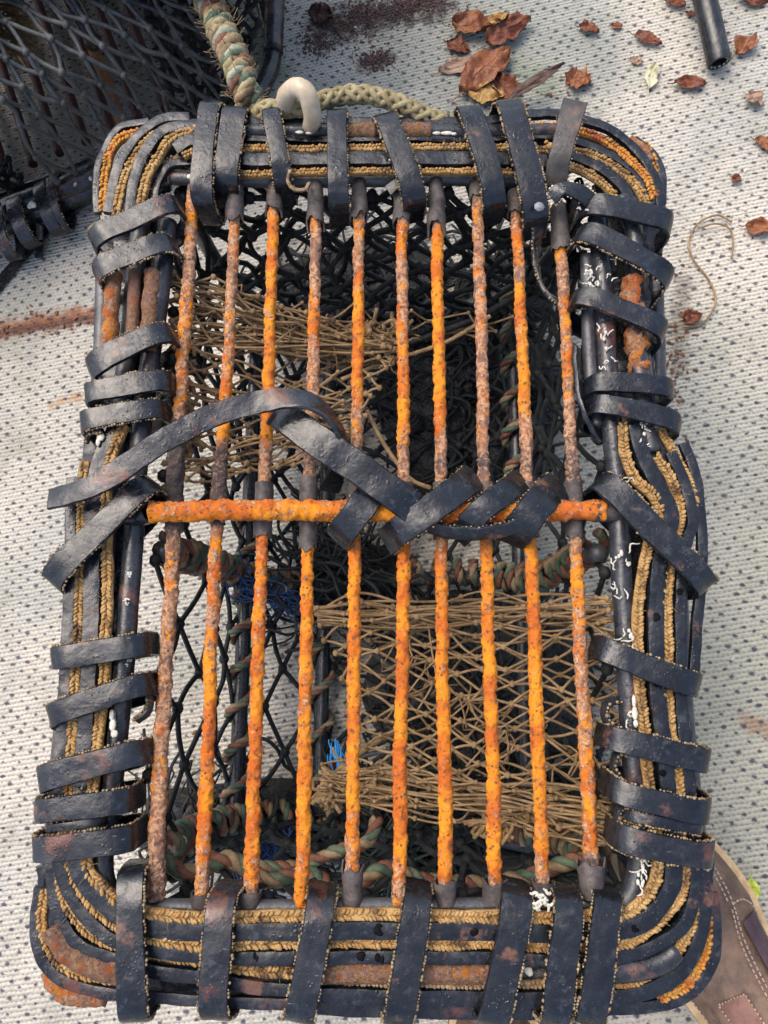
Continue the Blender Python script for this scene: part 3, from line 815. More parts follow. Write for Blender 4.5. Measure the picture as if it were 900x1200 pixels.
# right side
wrap((677,246),(787,268),30,'')
wrap((673,276),(783,336),29,'d')
wrap((669,350),(779,396),27,'')
wrap((686,452),(789,459),25,'')
wrap((689,477),(797,503),25,'')
wrap((698,563),(825,694),31,'u', w=-.010)
wrap((699,757),(820,803),28,'u')
wrap((706,861),(831,893),27,'u')
wrap((711,917),(832,946),26,'u')
wrap((728,954),(824,970),12,'ud', w=-.018)
wrap((718,975),(835,999),27,'ud', mat='rubber_worn')
# near side
wrap((157,1015),(160,1198),30,'r')
wrap((267,1041),(259,1196),31,'lr', mat='rubber_worn', lab='rust stained rubber lashing')
wrap((378,1043),(349,1199),31,'lr', mat='rubber_worn')
wrap((492,1041),(463,1202),31,'lr')
wrap((606,1038),(574,1203),33,'r')
wrap((663,1043),(644,1201),31,'lr')
wrap((711,1043),(688,1201),31,'lr')

# rivet head on one lashing
mb = MB(); p = L(632, 242, .0205); mb.bead(p, V((.0046, 0, 0)), V((0, .0046, 0)), V((0, 0, .0018)))
mb.build('rivet', M['rivet'], t7)

for (x, y) in ((443,1091),(555,1092),(423,1121),(448,1122),(771,722),(769,800),(797,694),(776,905),(745,1087),(612,1092),(250,1092),(788,1012),(300,1122)):  # flat black beads paint the shaded hollow of each notch
    mb = MB(); p = L(x, y, .0042 if y not in (1121, 1122) else .002)
    for _ in range(3):
        mb.bead(p + V((random.gauss(0, .0012), random.gauss(0, .0012), 0)), V((random.uniform(.0014, .0034), 0, 0)), V((0, random.uniform(.0014, .0034), 0)), V((0, 0, .0007)))
    mb.build('painted_notch', M['notch'], creel, 0)
# free straps ----------------------------------------------------------------------------
def strap(pts, wpx, edges='', mat='rubber', th=.004, name='loose_strap', step=.003, cm='edge', lab=None, er=.0011):
    """pts: (x, y, w, tilt_degrees)"""
    P4 = [(*L(p[0], p[1], p[2]), p[3] * .001) for p in pts]
    line = catmull([V(q) for q in P4], step) if False else None
    P3 = catmull([L(p[0], p[1], p[2]) for p in pts], step)
    # spread tilt along the same parameter
    seg = [0.0]
    base_pts = [L(p[0], p[1], p[2]) for p in pts]
    for a, b in zip(base_pts, base_pts[1:]): seg.append(seg[-1] + (b - a).length)
    d = [0.0]
    for a, b in zip(P3, P3[1:]): d.append(d[-1] + (b - a).length)
    tab = [(s_ / seg[-1], p[3]) for s_, p in zip(seg, pts)]
    T = tangents(P3)
    nr = []
    for i, p in enumerate(P3):
        tl = math.radians(lut(tab, d[i] / d[-1]))
        N = (UP - T[i] * UP.dot(T[i])).normalized()
        nr.append(Matrix.Rotation(tl, 3, T[i]) @ N)
    sd = random.random() * 50
    wd = [wpx * MPP * (1 + .08 * nz(p, 25, sd)) for p in P3]
    mb = MB(); mb.ribbon(P3, nr, wd, th, False, .0008, sd)
    o = mb.build(name, M[mat], creel)
    if lab: o['label'] = lab
    for e in edges:
        sg = -1 if e == 'a' else 1
        ln = [P3[i] + T[i].cross(nr[i]).normalized() * sg * (wd[i] * .5 + .0004) for i in range(len(P3))]
        mb = MB(); mb.stitches(ln, nr, er, .0034); mb.build('cord_edge', M[cm], o, 0)
    return o
strap([(58,585,.020,-18),(85,578,.026,-12),(120,564,.030,0),(165,534,.033,8),(205,509,.034,10),(250,487,.033,10),(300,472,.032,8),(340,467,.033,-10),(370,474,.034,-42),(392,495,.030,-65),(401,520,.016,-75),(396,548,-.006,-60),(386,575,-.022,-30)], 27, '', 'rubber_worn', lab='long loose rubber tail lying across the rods')
strap([(322,482,.010,10),(338,492,.020,0),(365,512,.026,4),(400,535,.026,8),(440,563,.024,8),(470,585,.020,4),(498,606,.010,0)], 36, '', 'rubber', lab='loose rubber strap folded towards the cross bar')
# turns round the cross bar
def turn(pts, wpx, edges):
    return strap(pts, wpx, edges, 'rubber', .004, 'bar_lashing', er=.0008)
turn([(447,560,-.012,0),(440,572,.006,0),(430,585,.0165,0),(415,606,.0165,0),(402,622,.008,0),(396,634,-.012,0)], 34, 'ab')
turn([(556,556,-.014,0),(545,567,.006,0),(525,582,.017,0),(495,604,.018,0),(468,622,.010,0),(452,636,-.012,0)], 34, 'ab')
turn([(612,560,-.012,0),(600,572,.006,0),(582,584,.016,0),(562,600,.016,0),(545,618,.006,0),(535,630,-.012,0)], 30, 'ab')
turn([(655,568,-.012,0),(643,578,.006,0),(628,594,.017,0),(616,610,.016,0),(604,626,.004,0),(598,636,-.012,0)], 38, 'ab')
strap([(490,612,.004,50),(520,622,.010,48),(560,625,.012,45),(600,618,.012,40),(628,604,.014,30)], 18, 'a', 'rubber', name='bar_lashing', er=.0008)
# upright tail at the far right corner, ragged knot beside it
strap([(650,216,.008,-6),(655,190,.022,-8),(661,165,.028,-10),(668,140,.030,-8),(674,119,.030,0)], 29, 'b', 'rubber_brown', lab='muddy cut end of strap sticking up')
strap([(646,232,.012,20),(660,222,.018,-10),(680,226,.016,15),(692,236,.008,30)], 20, 'ab', 'rubber_dark', name='strap_knot', cm='cast_tan')
strap([(676,408,-.006,-50),(678,450,-.002,-55),(688,490,-.004,-55),(704,516,-.012,-50)], 15, '', 'rubber_worn')
strap([(632,262,-.004,-30),(628,300,-.02,-60),(634,335,-.024,-70),(660,356,-.02,-40),(690,352,-.004,0)], 20, 'b', 'rubber_dark')
strap([(340,200,.012,0),(337,213,.014,0),(345,222,.012,0),(358,222,.008,0),(362,214,.0,0)], 4, '', 'cord_dull', th=.0025, name='frayed_end')
strap([(478,205,-.002,20),(468,214,.001,0),(455,224,-.002,0)], 14, '', 'rubber_brown')
for (cx_, cy_) in ((712,826),(722,888),(727,950)):
    strap([(cx_+14,cy_-6,-.006,60),(cx_,cy_-4,-.004,60),(cx_-4,cy_+12,-.004,70),(cx_+4,cy_+26,-.002,60)], 9, 'a', 'rubber_dark', name='frayed_end', er=.0015)
strap([(160,845,-.004,60),(174,832,-.004,60),(176,815,-.006,60)], 9, 'a', 'rubber_dark', name='frayed_end', er=.0015)
strap([(120,505,.006,50),(105,508,.002,60),(101,518,-.004,60)], 8, 'a', 'rubber_dark', name='frayed_end', er=.0016)

# white tube-worm casts --------------------------------------------------------------------
def cast(px, py, n, size, r=.0010, w=.007, mat='cast', ang=None):
    mb = MB()
    for q in range(n):
        x, y = px + random.gauss(0, size * .35), py + random.gauss(0, size * .35)
        a = random.uniform(0, 2 * PI) if ang is None else ang + random.gauss(0, .4)
        pts = [L(x, y, w)]
        for k in range(random.randint(5, 9)):
            a += random.gauss(0, .75)
            x += math.cos(a) * size * .11; y += math.sin(a) * size * .11
            pts.append(L(x, y, w + random.gauss(0, .0007)))
        ln = catmull(pts, .0012)
        mb.tube(ln, [r * (.55 + .5 * math.sin(PI * min(1, (k + 1) / len(ln)))) for k in range(len(ln))], 6)
    mb.build('worm_cast', M[mat], creel, 0)
for a in [(728,655,4,26),(733,702,3,18),(735,746,4,20),(722,690,2,12),(741,838,4,14),(750,1020,5,24),(690,322,5,14),(697,332,5,12),(718,316,3,14),(704,425,4,14),(705,392,4,14),(752,503,3,12),(757,515,2,12),(149,668,3,12),(150,700,2,10),(148,780,2,10),(735,562,3,10),(722,575,2,10)]:
    cast(*a[:4], r=.0007, w=.0042 if a[0] > 600 else .002)
cast(637, 1056, 14, 15, r=.0012, w=.008)
cast(626, 245, 2, 8, r=.0009, w=.006); cast(684, 245, 2, 9, r=.0009, w=.010)
def blob(px, py, pts, mat='cast', w=.006, th=.0012):
    mb = MB()
    for (x, y, rx, ry) in pts:
        p = L(px + x, py + y, w)
        mb.bead(p, V((rx * MPP, 0, 0)), V((0, ry * MPP, 0)), V((0, 0, th)))
    mb.build('pale_crust', M[mat], creel, 0)
blob(131, 850, [(0,-12,3,7),(1,0,4,8),(3,10,4.5,5)], w=.004)
for (bx, by) in ((729,650),(737,748),(692,326),(707,398),(700,336),(755,500),(750,1012),(751,1030)):
    blob(bx, by, [(random.gauss(0,3), random.gauss(0,7), random.uniform(1,2.6), random.uniform(2,5)) for _ in range(4)], w=.0040, th=.0008)
blob(743, 836, [(0,-14,2.5,8),(1,0,3.5,9),(2,12,3,5)], w=.006)
blob(118, 512, [(0,0,5,6),(-3,6,3,6)], w=.006)
blob(223, 207, [(0,0,5,4)], w=.004)
blob(520, 156, [(-8,0,6,2.5),(4,0,9,3),(12,1,4,2)], w=.006)
blob(358, 155, [(-7,0,6,2.5),(4,1,5,2)], w=.006)
blob(150, 930, [(0,0,3,9)], 'cast_tan', w=.004)
blob(619, 1137, [(0,0,5,5),(2,3,4,4)], w=.0)

# twisted lashing rope inside, each strand its own colour
def lash(pts, rad, lay, name='lashing_rope', cols=('rope_red', 'rope_green', 'rope_tan'), wobble=.002):
    ln = catmull([p + V((random.gauss(0, wobble), random.gauss(0, wobble), random.gauss(0, wobble))) for p in pts], .003)
    root = None
    for q, cm in enumerate(cols):
        mb = MB(); mb.rope(ln, rad, len(cols), lay, 7, (q,), .3)
        o = mb.build(name if root is None else 'strand', M[cm], creel if root is None else root, 0)
        root = root or o
    return root
# body of the creel below the base: hoops, bars and nets ------------------------------------
XL, XR = L(168, 640).x, L(722, 640).x
YN, YF = L(460, 1085).y, L(460, 190).y
XM = (XL + XR) / 2; AX = (XR - XL) / 2
gz = (M_ci.to_3x3() @ V((0, 0, 1)))            # world up in creel axes
g0 = M_ci @ V((0, 0, 0.012))
def ground_z(x, y):
    return (g0.dot(gz) - gz.x * x - gz.y * y) / gz.z
def belly(u, y, lift=0.0, ex=3.2):
    """u -1..1 across; returns a point on the bowed body"""
    x = XM + AX * 0.97 * math.sin(u * PI / 2) if False else None
    a = (u + 1) * PI / 2                       # 0..pi
    c, s = -math.cos(a), math.sin(a)
    cx_ = math.copysign(abs(c) ** (2 / ex), c); sz = abs(s) ** (2 / ex)
    x = XM + AX * 0.97 * cx_
    zt = H - 0.03
    zb = ground_z(x, y) + lift
    return V((x, y, zt + (zb - zt) * sz))
def net(S, nu, nv, r, jit, mat, name, parent, knot=1.9, sagd=0.0, skip=0.0, seg=3, sides=5):
    mb = MB(); N = {}
    for i in range(nu + 1):
        for j in range(nv + 1):
            if (i + j) % 2 == 0:
                p = S(i / nu, j / nv)
                N[i, j] = p + V((random.gauss(0, jit), random.gauss(0, jit), random.gauss(0, jit * .7)))
    for (i, j), p in N.items():
        mb.bead(p, V((r * knot, 0, 0)), V((0, r * knot * 1.15, 0)), V((0, 0, r * knot)))
        for di in (-1, 1):
            q = N.get((i + di, j + 1))
            if q is None or random.random() < skip: continue
            mid = p.lerp(q, .5) + V((random.gauss(0, jit * .5), random.gauss(0, jit * .5), -sagd + random.gauss(0, jit * .4)))
            mb.tube(catmull([p, mid, q], (q - p).length / (2 * seg)), r, sides, False)
    return mb.build(name, M[mat], parent, 0)
net(lambda u, v: belly(2 * u - 1, YN + .012 + (YF - YN - .024) * v), 22, 14, .0027, .004, 'net_black', 'belly_net', creel, 2.1)
def endwall(yy, lean):
    def S(u, v):
        x = XM + AX * .93 * (2 * u - 1)
        zb = ground_z(x, yy) + .01
        return V((x * (1 - .02 * v), yy + lean * v, H - .03 + (zb - H + .03) * v))
    return S
net(endwall(YF - .004, -.02), 15, 9, .0034, .005, 'net_black', 'end_net', creel, 1.9)
net(endwall(YN + .004, .03), 15, 9, .0034, .005, 'net_black', 'end_net', creel, 1.9)
net(endwall(YF - .012, -.035), 13, 10, .0030, .006, 'net_black', 'end_net', creel, 1.9)
net(lambda u, v: belly(2 * u - 1, YF - .25 + .24 * v, .012), 20, 8, .0028, .006, 'net_black', 'belly_net', creel, 2.0)
def hoop(y, r=.008, mat='steel', lift=.004):
    mb = MB(); mb.tube([belly(-1 + 2 * k / 60, y, lift) for k in range(61)], r, 10)
    return mb.build('hoop', M[mat], creel, 0)
YM = L(450, 640).y
for y in (YN + .012, YM, YF - .012): hoop(y)
def rail(u, name='body_rail', r=.0085):
    mb = MB(); mb.tube([belly(u, YN + .01 + (YF - YN - .02) * k / 40, .008) for k in range(41)], r, 10)
    return mb.build(name, M['rubber_dark'], creel, 0)
for u in (-.50, -.12, .50): rail(u)

# coil round the middle hoop
def coil(path, r_out, turns, rad, cols=('rope_red', 'rope_green', 'rope_tan'), name='lashing_rope'):
    T = tangents(path); pts = []
    n = len(path)
    for k in range(n):
        t = T[k]; N = (UP - t * UP.dot(t)).normalized() if abs(t.z) < .95 else V((0, 1, 0)); B = t.cross(N)
        a = 2 * PI * turns * k / (n - 1)
        pts.append(path[k] + (N * math.cos(a) + B * math.sin(a)) * r_out * (1 + .2 * nz(path[k], 30)))
    root = None
    for q, cm in enumerate(cols):
        mb = MB(); mb.rope(pts, rad, len(cols), .03, 6, (q,), .6)
        o = mb.build(name if root is None else 'strand', M[cm], creel if root is None else root, 0)
        root = root or o
coil([belly(-1 + 2 * k / 420, YM + .006 * math.sin(k / 30), .018) for k in range(421)], .012, 30, .0058)
coil([belly(-.93 + 1.86 * k / 420, YN + .030, .02) for k in range(421)], .012, 24, .0058)
coil([belly(-.50, YN + .02 + (YF - YN - .3) * k / 300, .010) for k in range(301)], .012, 8, .0052)
coil([belly(.50, YF - .02 - (YF - YN) * .45 * k / 300, .014) for k in range(301)], .012, 7, .0056)
coil([belly(-.12, YN + .02 + (YF - YN) * .3 * k / 200, .010) for k in range(201)], .012, 4, .005)

# brown twine entrances
def quad(A, B, C, D):
    """corners as (px, py, w): A left-far, B right-far, C right-near, D left-near"""
    P = [L(*q) for q in (A, B, C, D)]
    def S(u, v):
        p = P[0].lerp(P[1], u).lerp(P[3].lerp(P[2], u), v)
        return p - UP * (.035 * math.sin(PI * u) * math.sin(PI * v))
    return S
def edges(S, k=.75):                      # meshes bunch up towards the two selvedges
    sd = random.random() * 50
    def W(u, v):
        p = S(u, (1 - k) * v + k * (.5 - .5 * math.cos(PI * v)))
        e = math.sin(PI * u) ** .5
        q = p * 1.0
        p = p + V((.016 * nz(q, 9, sd), .016 * nz(q, 9, sd + 4), .022 * nz(q, 8, sd + 9))) * (.4 + .6 * e)
        return p + V((.003 * nz(q, 26, sd + 2), .004 * nz(q, 26, sd + 7), .005 * nz(q, 22, sd + 12)))
    return W
e1n = net(edges(quad((203,318,-.02),(470,404,-.09),(405,520,-.11),(196,575,-.04))), 11, 20, .0013, .0022, 'net_brown', 'entrance_net', creel, 2.3, .001)
e1n['label'] = 'brown twine entrance net at the far left'
net(edges(quad((203,322,-.03),(470,395,-.10),(445,425,-.11),(200,400,-.05))), 12, 9, .0011, .003, 'net_brown', 'entrance_net', creel, 1.8, .001)
net(quad((225,345,-.05),(600,375,-.10),(560,396,-.12),(240,385,-.07)), 12, 4, .0011, .003, 'net_brown', 'entrance_net', creel, 1.8, .001)
e2n = net(edges(quad((372,714,-.11),(715,702,-.03),(738,992,-.04),(452,915,-.11))), 11, 22, .0013, .0022, 'net_brown', 'entrance_net', creel, 2.3, .001)
def fan(As, Bs, n, r=.0012):                # long slack twines drawn together at one end
    a0, a1 = L(*As[0]), L(*As[1]); b0, b1 = L(*Bs[0]), L(*Bs[1]); mb = MB()
    for k in range(n):
        p, q = a0.lerp(a1, random.random()), b0.lerp(b1, random.random())
        sag = random.uniform(.0, .03)
        ln = catmull([p] + [p.lerp(q, t) + V((random.gauss(0, .004), random.gauss(0, .005), -sag * math.sin(PI * t))) for t in (.2, .4, .6, .8)] + [q], .006)
        mb.tube(ln, r * random.uniform(.8, 1.2), 5, False)
        for _ in range(3): mb.ball(random.choice(ln), r * 2.2)
    mb.build('draw_twines', M['net_brown'], creel, 0)['kind'] = 'stuff'
fan(((203,318,-.02),(200,400,-.04)), ((440,398,-.08),(472,412,-.09)), 20)
fan(((200,400,-.03),(197,560,-.04)), ((395,430,-.09),(410,515,-.10)), 14)
fan(((378,905,-.11),(372,940,-.12)), ((730,930,-.04),(738,1000,-.04)), 18)
fan(((372,712,-.10),(372,730,-.11)), ((715,700,-.03),(720,740,-.04)), 14)
e2n['label'] = 'brown twine entrance net at the near right'
net(edges(quad((400,725,-.13),(715,712,-.06),(735,985,-.07),(470,905,-.13))), 10, 16, .0012, .003, 'net_brown', 'entrance_net', creel, 2.2, .001)
net(quad((385,885,-.10),(725,955,-.045),(738,1003,-.04),(375,925,-.11)), 15, 7, .0011, .003, 'net_brown', 'entrance_net', creel, 1.8, .001)

# frayed brown fringe
def fringe(A, B, n, ln, mat='net_brown', r=.002, name='twine_fringe'):
    mb = MB(); a, b = L(*A), L(*B)
    for k in range(n):
        p = a.lerp(b, random.random())
        for q in range(3):
            d = V((random.gauss(0, .5), random.gauss(-.3, .6), random.gauss(-.2, .4))).normalized()
            p2 = p + d * ln * random.uniform(.4, 1)
            mb.tube(catmull([p, p.lerp(p2, .5) + V((random.gauss(0, ln * .15),) * 3), p2], ln / 5), [r * (1 - .12 * i) for i in range(len(catmull([p, p.lerp(p2, .5), p2], ln / 5)))] if False else r, 5)
    mb.build(name, M[mat], creel, 0)['kind'] = 'stuff'
fringe((330,395,-.09),(470,385,-.11), 26, .028)
fringe((375,925,-.12),(440,915,-.12), 34, .026)
fringe((560,965,-.08),(620,965,-.08), 20, .02)
fringe((215,360,-.04),(225,540,-.05), 22, .02)
fringe((230,340,-.05),(470,420,-.09), 14, .04, 'net_brown', .0009)
fringe((470,760,-.10),(700,940,-.06), 16, .05, 'net_brown', .0009)
lash([L(x, y, w_) for x, y, w_ in ((176,1000,-.075),(215,1022,-.07),(262,1012,-.075),(310,1030,-.07),(360,1022,-.08),(400,1036,-.07),(450,1026,-.075),(500,1042,-.08),(560,1040,-.08),(620,1030,-.07),(665,1010,-.065),(712,1000,-.06))], .0072, .033, 'tie_rope', wobble=.004)
lash([L(x, y, w_) for x, y, w_ in ((250,1000,-.085),(300,1002,-.085),(340,1012,-.09),(390,1000,-.085),(430,985,-.09),(445,955,-.10))], .0062, .030, 'tie_rope', ('rope_green', 'rope_tan', 'rope_red'), wobble=.004)
# draw ropes from the entrances
def cordline(pts, r, mat, name='draw_cord'):
    mb = MB(); mb.tube(LP(pts), r, 7, True, .15, 200); mb.build(name, M[mat], creel, 0)
cordline([(395,440,-.10),(440,415,-.11),(500,395,-.11),(560,372,-.10),(610,345,-.05)], .0032, 'net_black')
cordline([(400,445,-.095),(450,425,-.105),(520,402,-.105),(575,370,-.09)], .0022, 'net_brown')
cordline([(430,480,-.11),(450,520,-.12),(480,560,-.12),(505,572,-.11)], .0022, 'net_brown')
cordline([(372,720,-.12),(420,750,-.12),(455,780,-.13),(480,800,-.13)], .0026, 'net_grey')
cordline([(372,940,-.12),(400,900,-.12),(440,870,-.12),(470,855,-.12)], .0032, 'net_brown')
cordline([(370,945,-.13),(398,905,-.13),(430,885,-.12),(470,880,-.12)], .0022, 'net_grey')
cordline([(700,700,-.06),(706,720,-.05),(702,760,-.05),(712,780,-.04)], .0022, 'cord_dull')

# things lying inside the creel --------------------------------------------------------------
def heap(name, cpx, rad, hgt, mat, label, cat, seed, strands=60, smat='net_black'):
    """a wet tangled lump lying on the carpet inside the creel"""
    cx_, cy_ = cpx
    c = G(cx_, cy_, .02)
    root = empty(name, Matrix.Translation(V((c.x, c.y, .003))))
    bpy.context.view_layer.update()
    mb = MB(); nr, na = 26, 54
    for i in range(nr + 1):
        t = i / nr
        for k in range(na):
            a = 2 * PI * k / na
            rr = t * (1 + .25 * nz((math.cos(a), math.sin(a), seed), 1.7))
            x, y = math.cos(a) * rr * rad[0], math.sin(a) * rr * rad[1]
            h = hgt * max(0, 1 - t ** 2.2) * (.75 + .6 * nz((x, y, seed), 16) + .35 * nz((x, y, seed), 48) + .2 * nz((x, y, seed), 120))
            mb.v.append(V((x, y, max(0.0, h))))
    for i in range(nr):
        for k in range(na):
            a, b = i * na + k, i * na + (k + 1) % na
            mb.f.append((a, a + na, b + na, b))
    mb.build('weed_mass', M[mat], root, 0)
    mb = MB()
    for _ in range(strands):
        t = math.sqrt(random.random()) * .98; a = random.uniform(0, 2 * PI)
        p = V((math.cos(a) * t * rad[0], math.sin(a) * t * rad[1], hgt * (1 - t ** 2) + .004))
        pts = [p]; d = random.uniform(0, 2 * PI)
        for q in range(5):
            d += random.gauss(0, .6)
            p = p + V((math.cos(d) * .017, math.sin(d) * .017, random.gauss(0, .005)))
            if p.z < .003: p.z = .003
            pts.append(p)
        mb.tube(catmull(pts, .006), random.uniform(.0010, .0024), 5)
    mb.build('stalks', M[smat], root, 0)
    tag(root, label, cat)
heap('weed_or_shade_clump', (548, 470), (.115, .13), .035, 'weed', 'wet black clump of weed and net inside the creel below its far right rods', 'seaweed', 1.0, 150)
heap('weed_or_shade_clump', (520, 965), (.12, .055), .04, 'weed', 'wet black clump of weed inside the creel below the brown net near the front', 'seaweed', 4.0, 120)
heap('weed_or_shade_clump', (405, 680), (.07, .05), .10, 'weed', 'dark hairy clump of weed on the middle hoop under the cross bar', 'seaweed', 7.0, 110)
heap('weed_or_shade_clump', (470, 985), (.05, .03), .055, 'moss', 'small dull green tuft of weed inside the creel near its front', 'seaweed', 9.0, 120, 'moss')
heap('weed_or_shade_clump', (560, 800), (.13, .10), .02, 'weed', 'flat black mat of weed beneath the brown net on the right', 'seaweed', 12.0, 90)
heap('weed_or_shade_clump', (420, 320), (.13, .05), .02, 'weed', 'dark mat of weed inside the creel by its far end net', 'seaweed', 15.0, 70)

heap('weed_or_shade_clump', (300, 968), (.16, .045), .045, 'weed', 'dark tangle added for shade inside the creel at its near left end', 'seaweed', 18.0, 120)  # dark heap added where the frame shades the near left end
heap('weed_or_shade_clump', (650, 960), (.06, .05), .05, 'weed', 'dark tangle added for shade inside the creel at its near right end', 'seaweed', 21.0, 80)  # likewise added, stands for shade at the near right end
heap('weed_or_shade_clump', (600, 330), (.07, .05), .04, 'weed', 'dark tangle of weed inside the creel at its far right end', 'seaweed', 24.0, 80)
# blue rope scraps
def scrap(pts, r, mat, label):
    mb = MB()
    P = [G(*p) for p in pts]
    ln = catmull(P, .003)
    for q in range(26):
        off = V((random.gauss(0, r), random.gauss(0, r), abs(random.gauss(0, r))))
        a_ = random.randrange(0, max(1, len(ln) // 3)); b_ = random.randrange(len(ln) * 2 // 3, len(ln))
        mb.tube([p + off + V((3 * r * nz(p, 45, q), 3 * r * nz(p, 45, q + 5), r * nz(p, 70, q))) for p in ln[a_:b_]], r * .17, 5)
    tag(mb.build('rope_scrap', M[mat], None, 0), label, 'rope', 'blue rope scraps inside the creel')
scrap([(272,668,.10),(290,690,.09),(320,700,.09),(355,715,.08),(378,722,.08)], .006, 'rope_blue', 'frayed dark blue rope scrap below the cross bar at left')
scrap([(318,975,.06),(325,1000,.06),(300,1020,.07),(270,1005,.07)], .006, 'rope_blue', 'frayed dark blue rope scrap near the front left of the creel')
scrap([(393,872,.09),(396,890,.09),(400,905,.09)], .0035, 'rope_bright', 'bright blue scrap beside the fifth rod from the left')

# ------------------------------------------------------------------ white ring and its rope
def gw(px, py, w): return on_plane(px, py, w)
mb = MB()
ln = catmull([gw(335,128,.004),gw(335,114,.020),gw(347,103,.032),gw(359,109,.034),gw(364,124,.026),gw(366,142,.012),gw(358,154,-.012),gw(342,150,-.020),gw(335,128,.004)], .002)
mb.tube(ln, [.0076 * (1 + .10 * math.sin(k * .09)) for k in range(len(ln))], 16, False, .05, 60)
tag(mb.build('ring', M['ring'], None, 0), 'smooth yellowed white ring threaded on rope at the far edge of creel', 'ring')
mb = MB()
ln = catmull([gw(300,150,-.02), gw(308,130,.0), gw(326,127,.004), gw(348,127,.006), gw(375,119,.004), (gw(400,112,.004)), gw(430,111,.006), gw(460,119,.004), gw(488,131,.0), gw(515,141,-.006), gw(540,152,-.02)], .002)
for q in range(8):
    T = tangents(ln); out = []; d = 0
    for i, p in enumerate(ln):
        if i: d += (p - ln[i - 1]).length
        N = (V((0, 0, 1)) - T[i] * T[i].z).normalized(); B = T[i].cross(N)
        sg = 1 if q % 2 else -1
        a = sg * 2 * PI * d / .045 + PI / 2 * (q // 2)
        rr = .0056 * (1 + .10 * math.cos(d / .0045 + q))
        out.append(p + N * math.cos(a) * rr + B * math.sin(a) * rr)
    mb.tube(out, .0030, 6)
mb.tube(ln, .0052, 8)
tag(mb.build('rope', M['rope_olive'], None, 0), 'olive braided rope passing through the white ring', 'rope')

# thick rope coming in from the top
rp = empty('rope', Matrix.Translation(G(262, 60, .0)))
bpy.context.view_layer.update()
pi_ = G(262, 60, 0)
ln = catmull([V(G(222, -60, .20)) - pi_, V(G(240, -10, .22)) - pi_, V(G(258, 30, .24)) - pi_, V(G(276, 72, .25)) - pi_, V(G(288, 105, .25)) - pi_, V(G(300, 140, .22)) - pi_, V(G(312, 165, .16)) - pi_], .003)
for q, cm in enumerate(('rope_tan', 'rope_green', 'rope_tan')):
    mb = MB()
    # each strand is itself a bundle of yarns
    T = tangents(ln); d = 0; line = []
    for i, p in enumerate(ln):
        if i: d += (p - ln[i - 1]).length
        N = (V((0, 0, 1)) - T[i] * T[i].z).normalized(); B = T[i].cross(N)
        a = 2 * PI * (d / .055 + q / 3)
        line.append(p + N * math.cos(a) * .0082 * (1 + .3 * nz(p, 30, q)) + B * math.sin(a) * .0082)
    o = None
    mix = (('rope_tan', 'rope_olive', 'rope_green', 'rope_tan'), ('rope_olive', 'rope_tan', 'rope_red', 'rope_pale'), ('rope_green', 'rope_pale', 'rope_tan', 'rope_olive'))[q]
    for y_ in range(4):
        mb = MB(); mb.rope(line, .0088, 4, .030, 7, (y_,), .7)
        b_ = mb.build('strand' if o is None else 'yarn', M[mix[y_]], rp if o is None else o, 0)
        o = o or b_
mb = MB()
for _ in range(260):
    i = random.randrange(8, len(ln) - 8); p = ln[i]
    d = V((random.gauss(0, 1), random.gauss(0, 1), random.gauss(.3, .6))).normalized()
    mb.tube([p + d * .011, p + d * .019 + V((0, 0, -.002)), p + d * random.uniform(.020, .030)], .0004, 4)
mb.build('loose_fibres', M['rope_tan'], rp, 0)
tag(rp, 'thick twisted green and tan rope hanging in beside the black net', 'rope')

# ------------------------------------------------------------------ second creel, far left
c2_org = G(120, 60, 0)
cr2 = empty('lobster_creel', Matrix.Translation(c2_org))
bpy.context.view_layer.update()
def Q(px, py, z): return G(px, py, z) - c2_org
def bar2(pts, r, mat, name, lab=None, wob=.06):
    mb = MB(); mb.tube(catmull([Q(*p) for p in pts], .004), r, 12, True, wob, 80)
    o = mb.build(name, M[mat], cr2, 0)
    if lab: o['label'] = lab
    return o
bar2([(-120,300,.035),(0,250,.04),(60,228,.04),(112,206,.04),(200,166,.04),(300,120,.04)], .017, 'pipe', 'frame_bar')
bar2([(-120,318,.03),(0,268,.03),(112,222,.03),(200,180,.03)], .012, 'rubber_dark', 'frame_bar')
bar2([(-120,285,.03),(0,235,.03),(112,190,.03),(300,105,.03)], .010, 'rubber_dark', 'frame_bar')
for k in range(11):
    x = -86 + k * 31
    bar2([(x - 62, -70 - k * 6, .012), (x - 18, 60 - k * 8, .012), (x + 32, 232 - k * 13, .02)], .0062, 'redrod', 'base_rod')
bar2([(68,-30,.24),(88,10,.22),(106,42,.20),(108,50,.19)], .010, 'rubber_worn', 'hoop', 'grey blue tube hoop')
bar2([(106,40,.19),(114,72,.16),(126,92,.13),(134,118,.10),(148,160,.06)], .007, 'rust_dull', 'hoop', 'scabby bare hoop end', .2)
bar2([(300,-30,.03),(320,60,.03),(300,120,.04)], .012, 'rubber_dark', 'frame_bar')
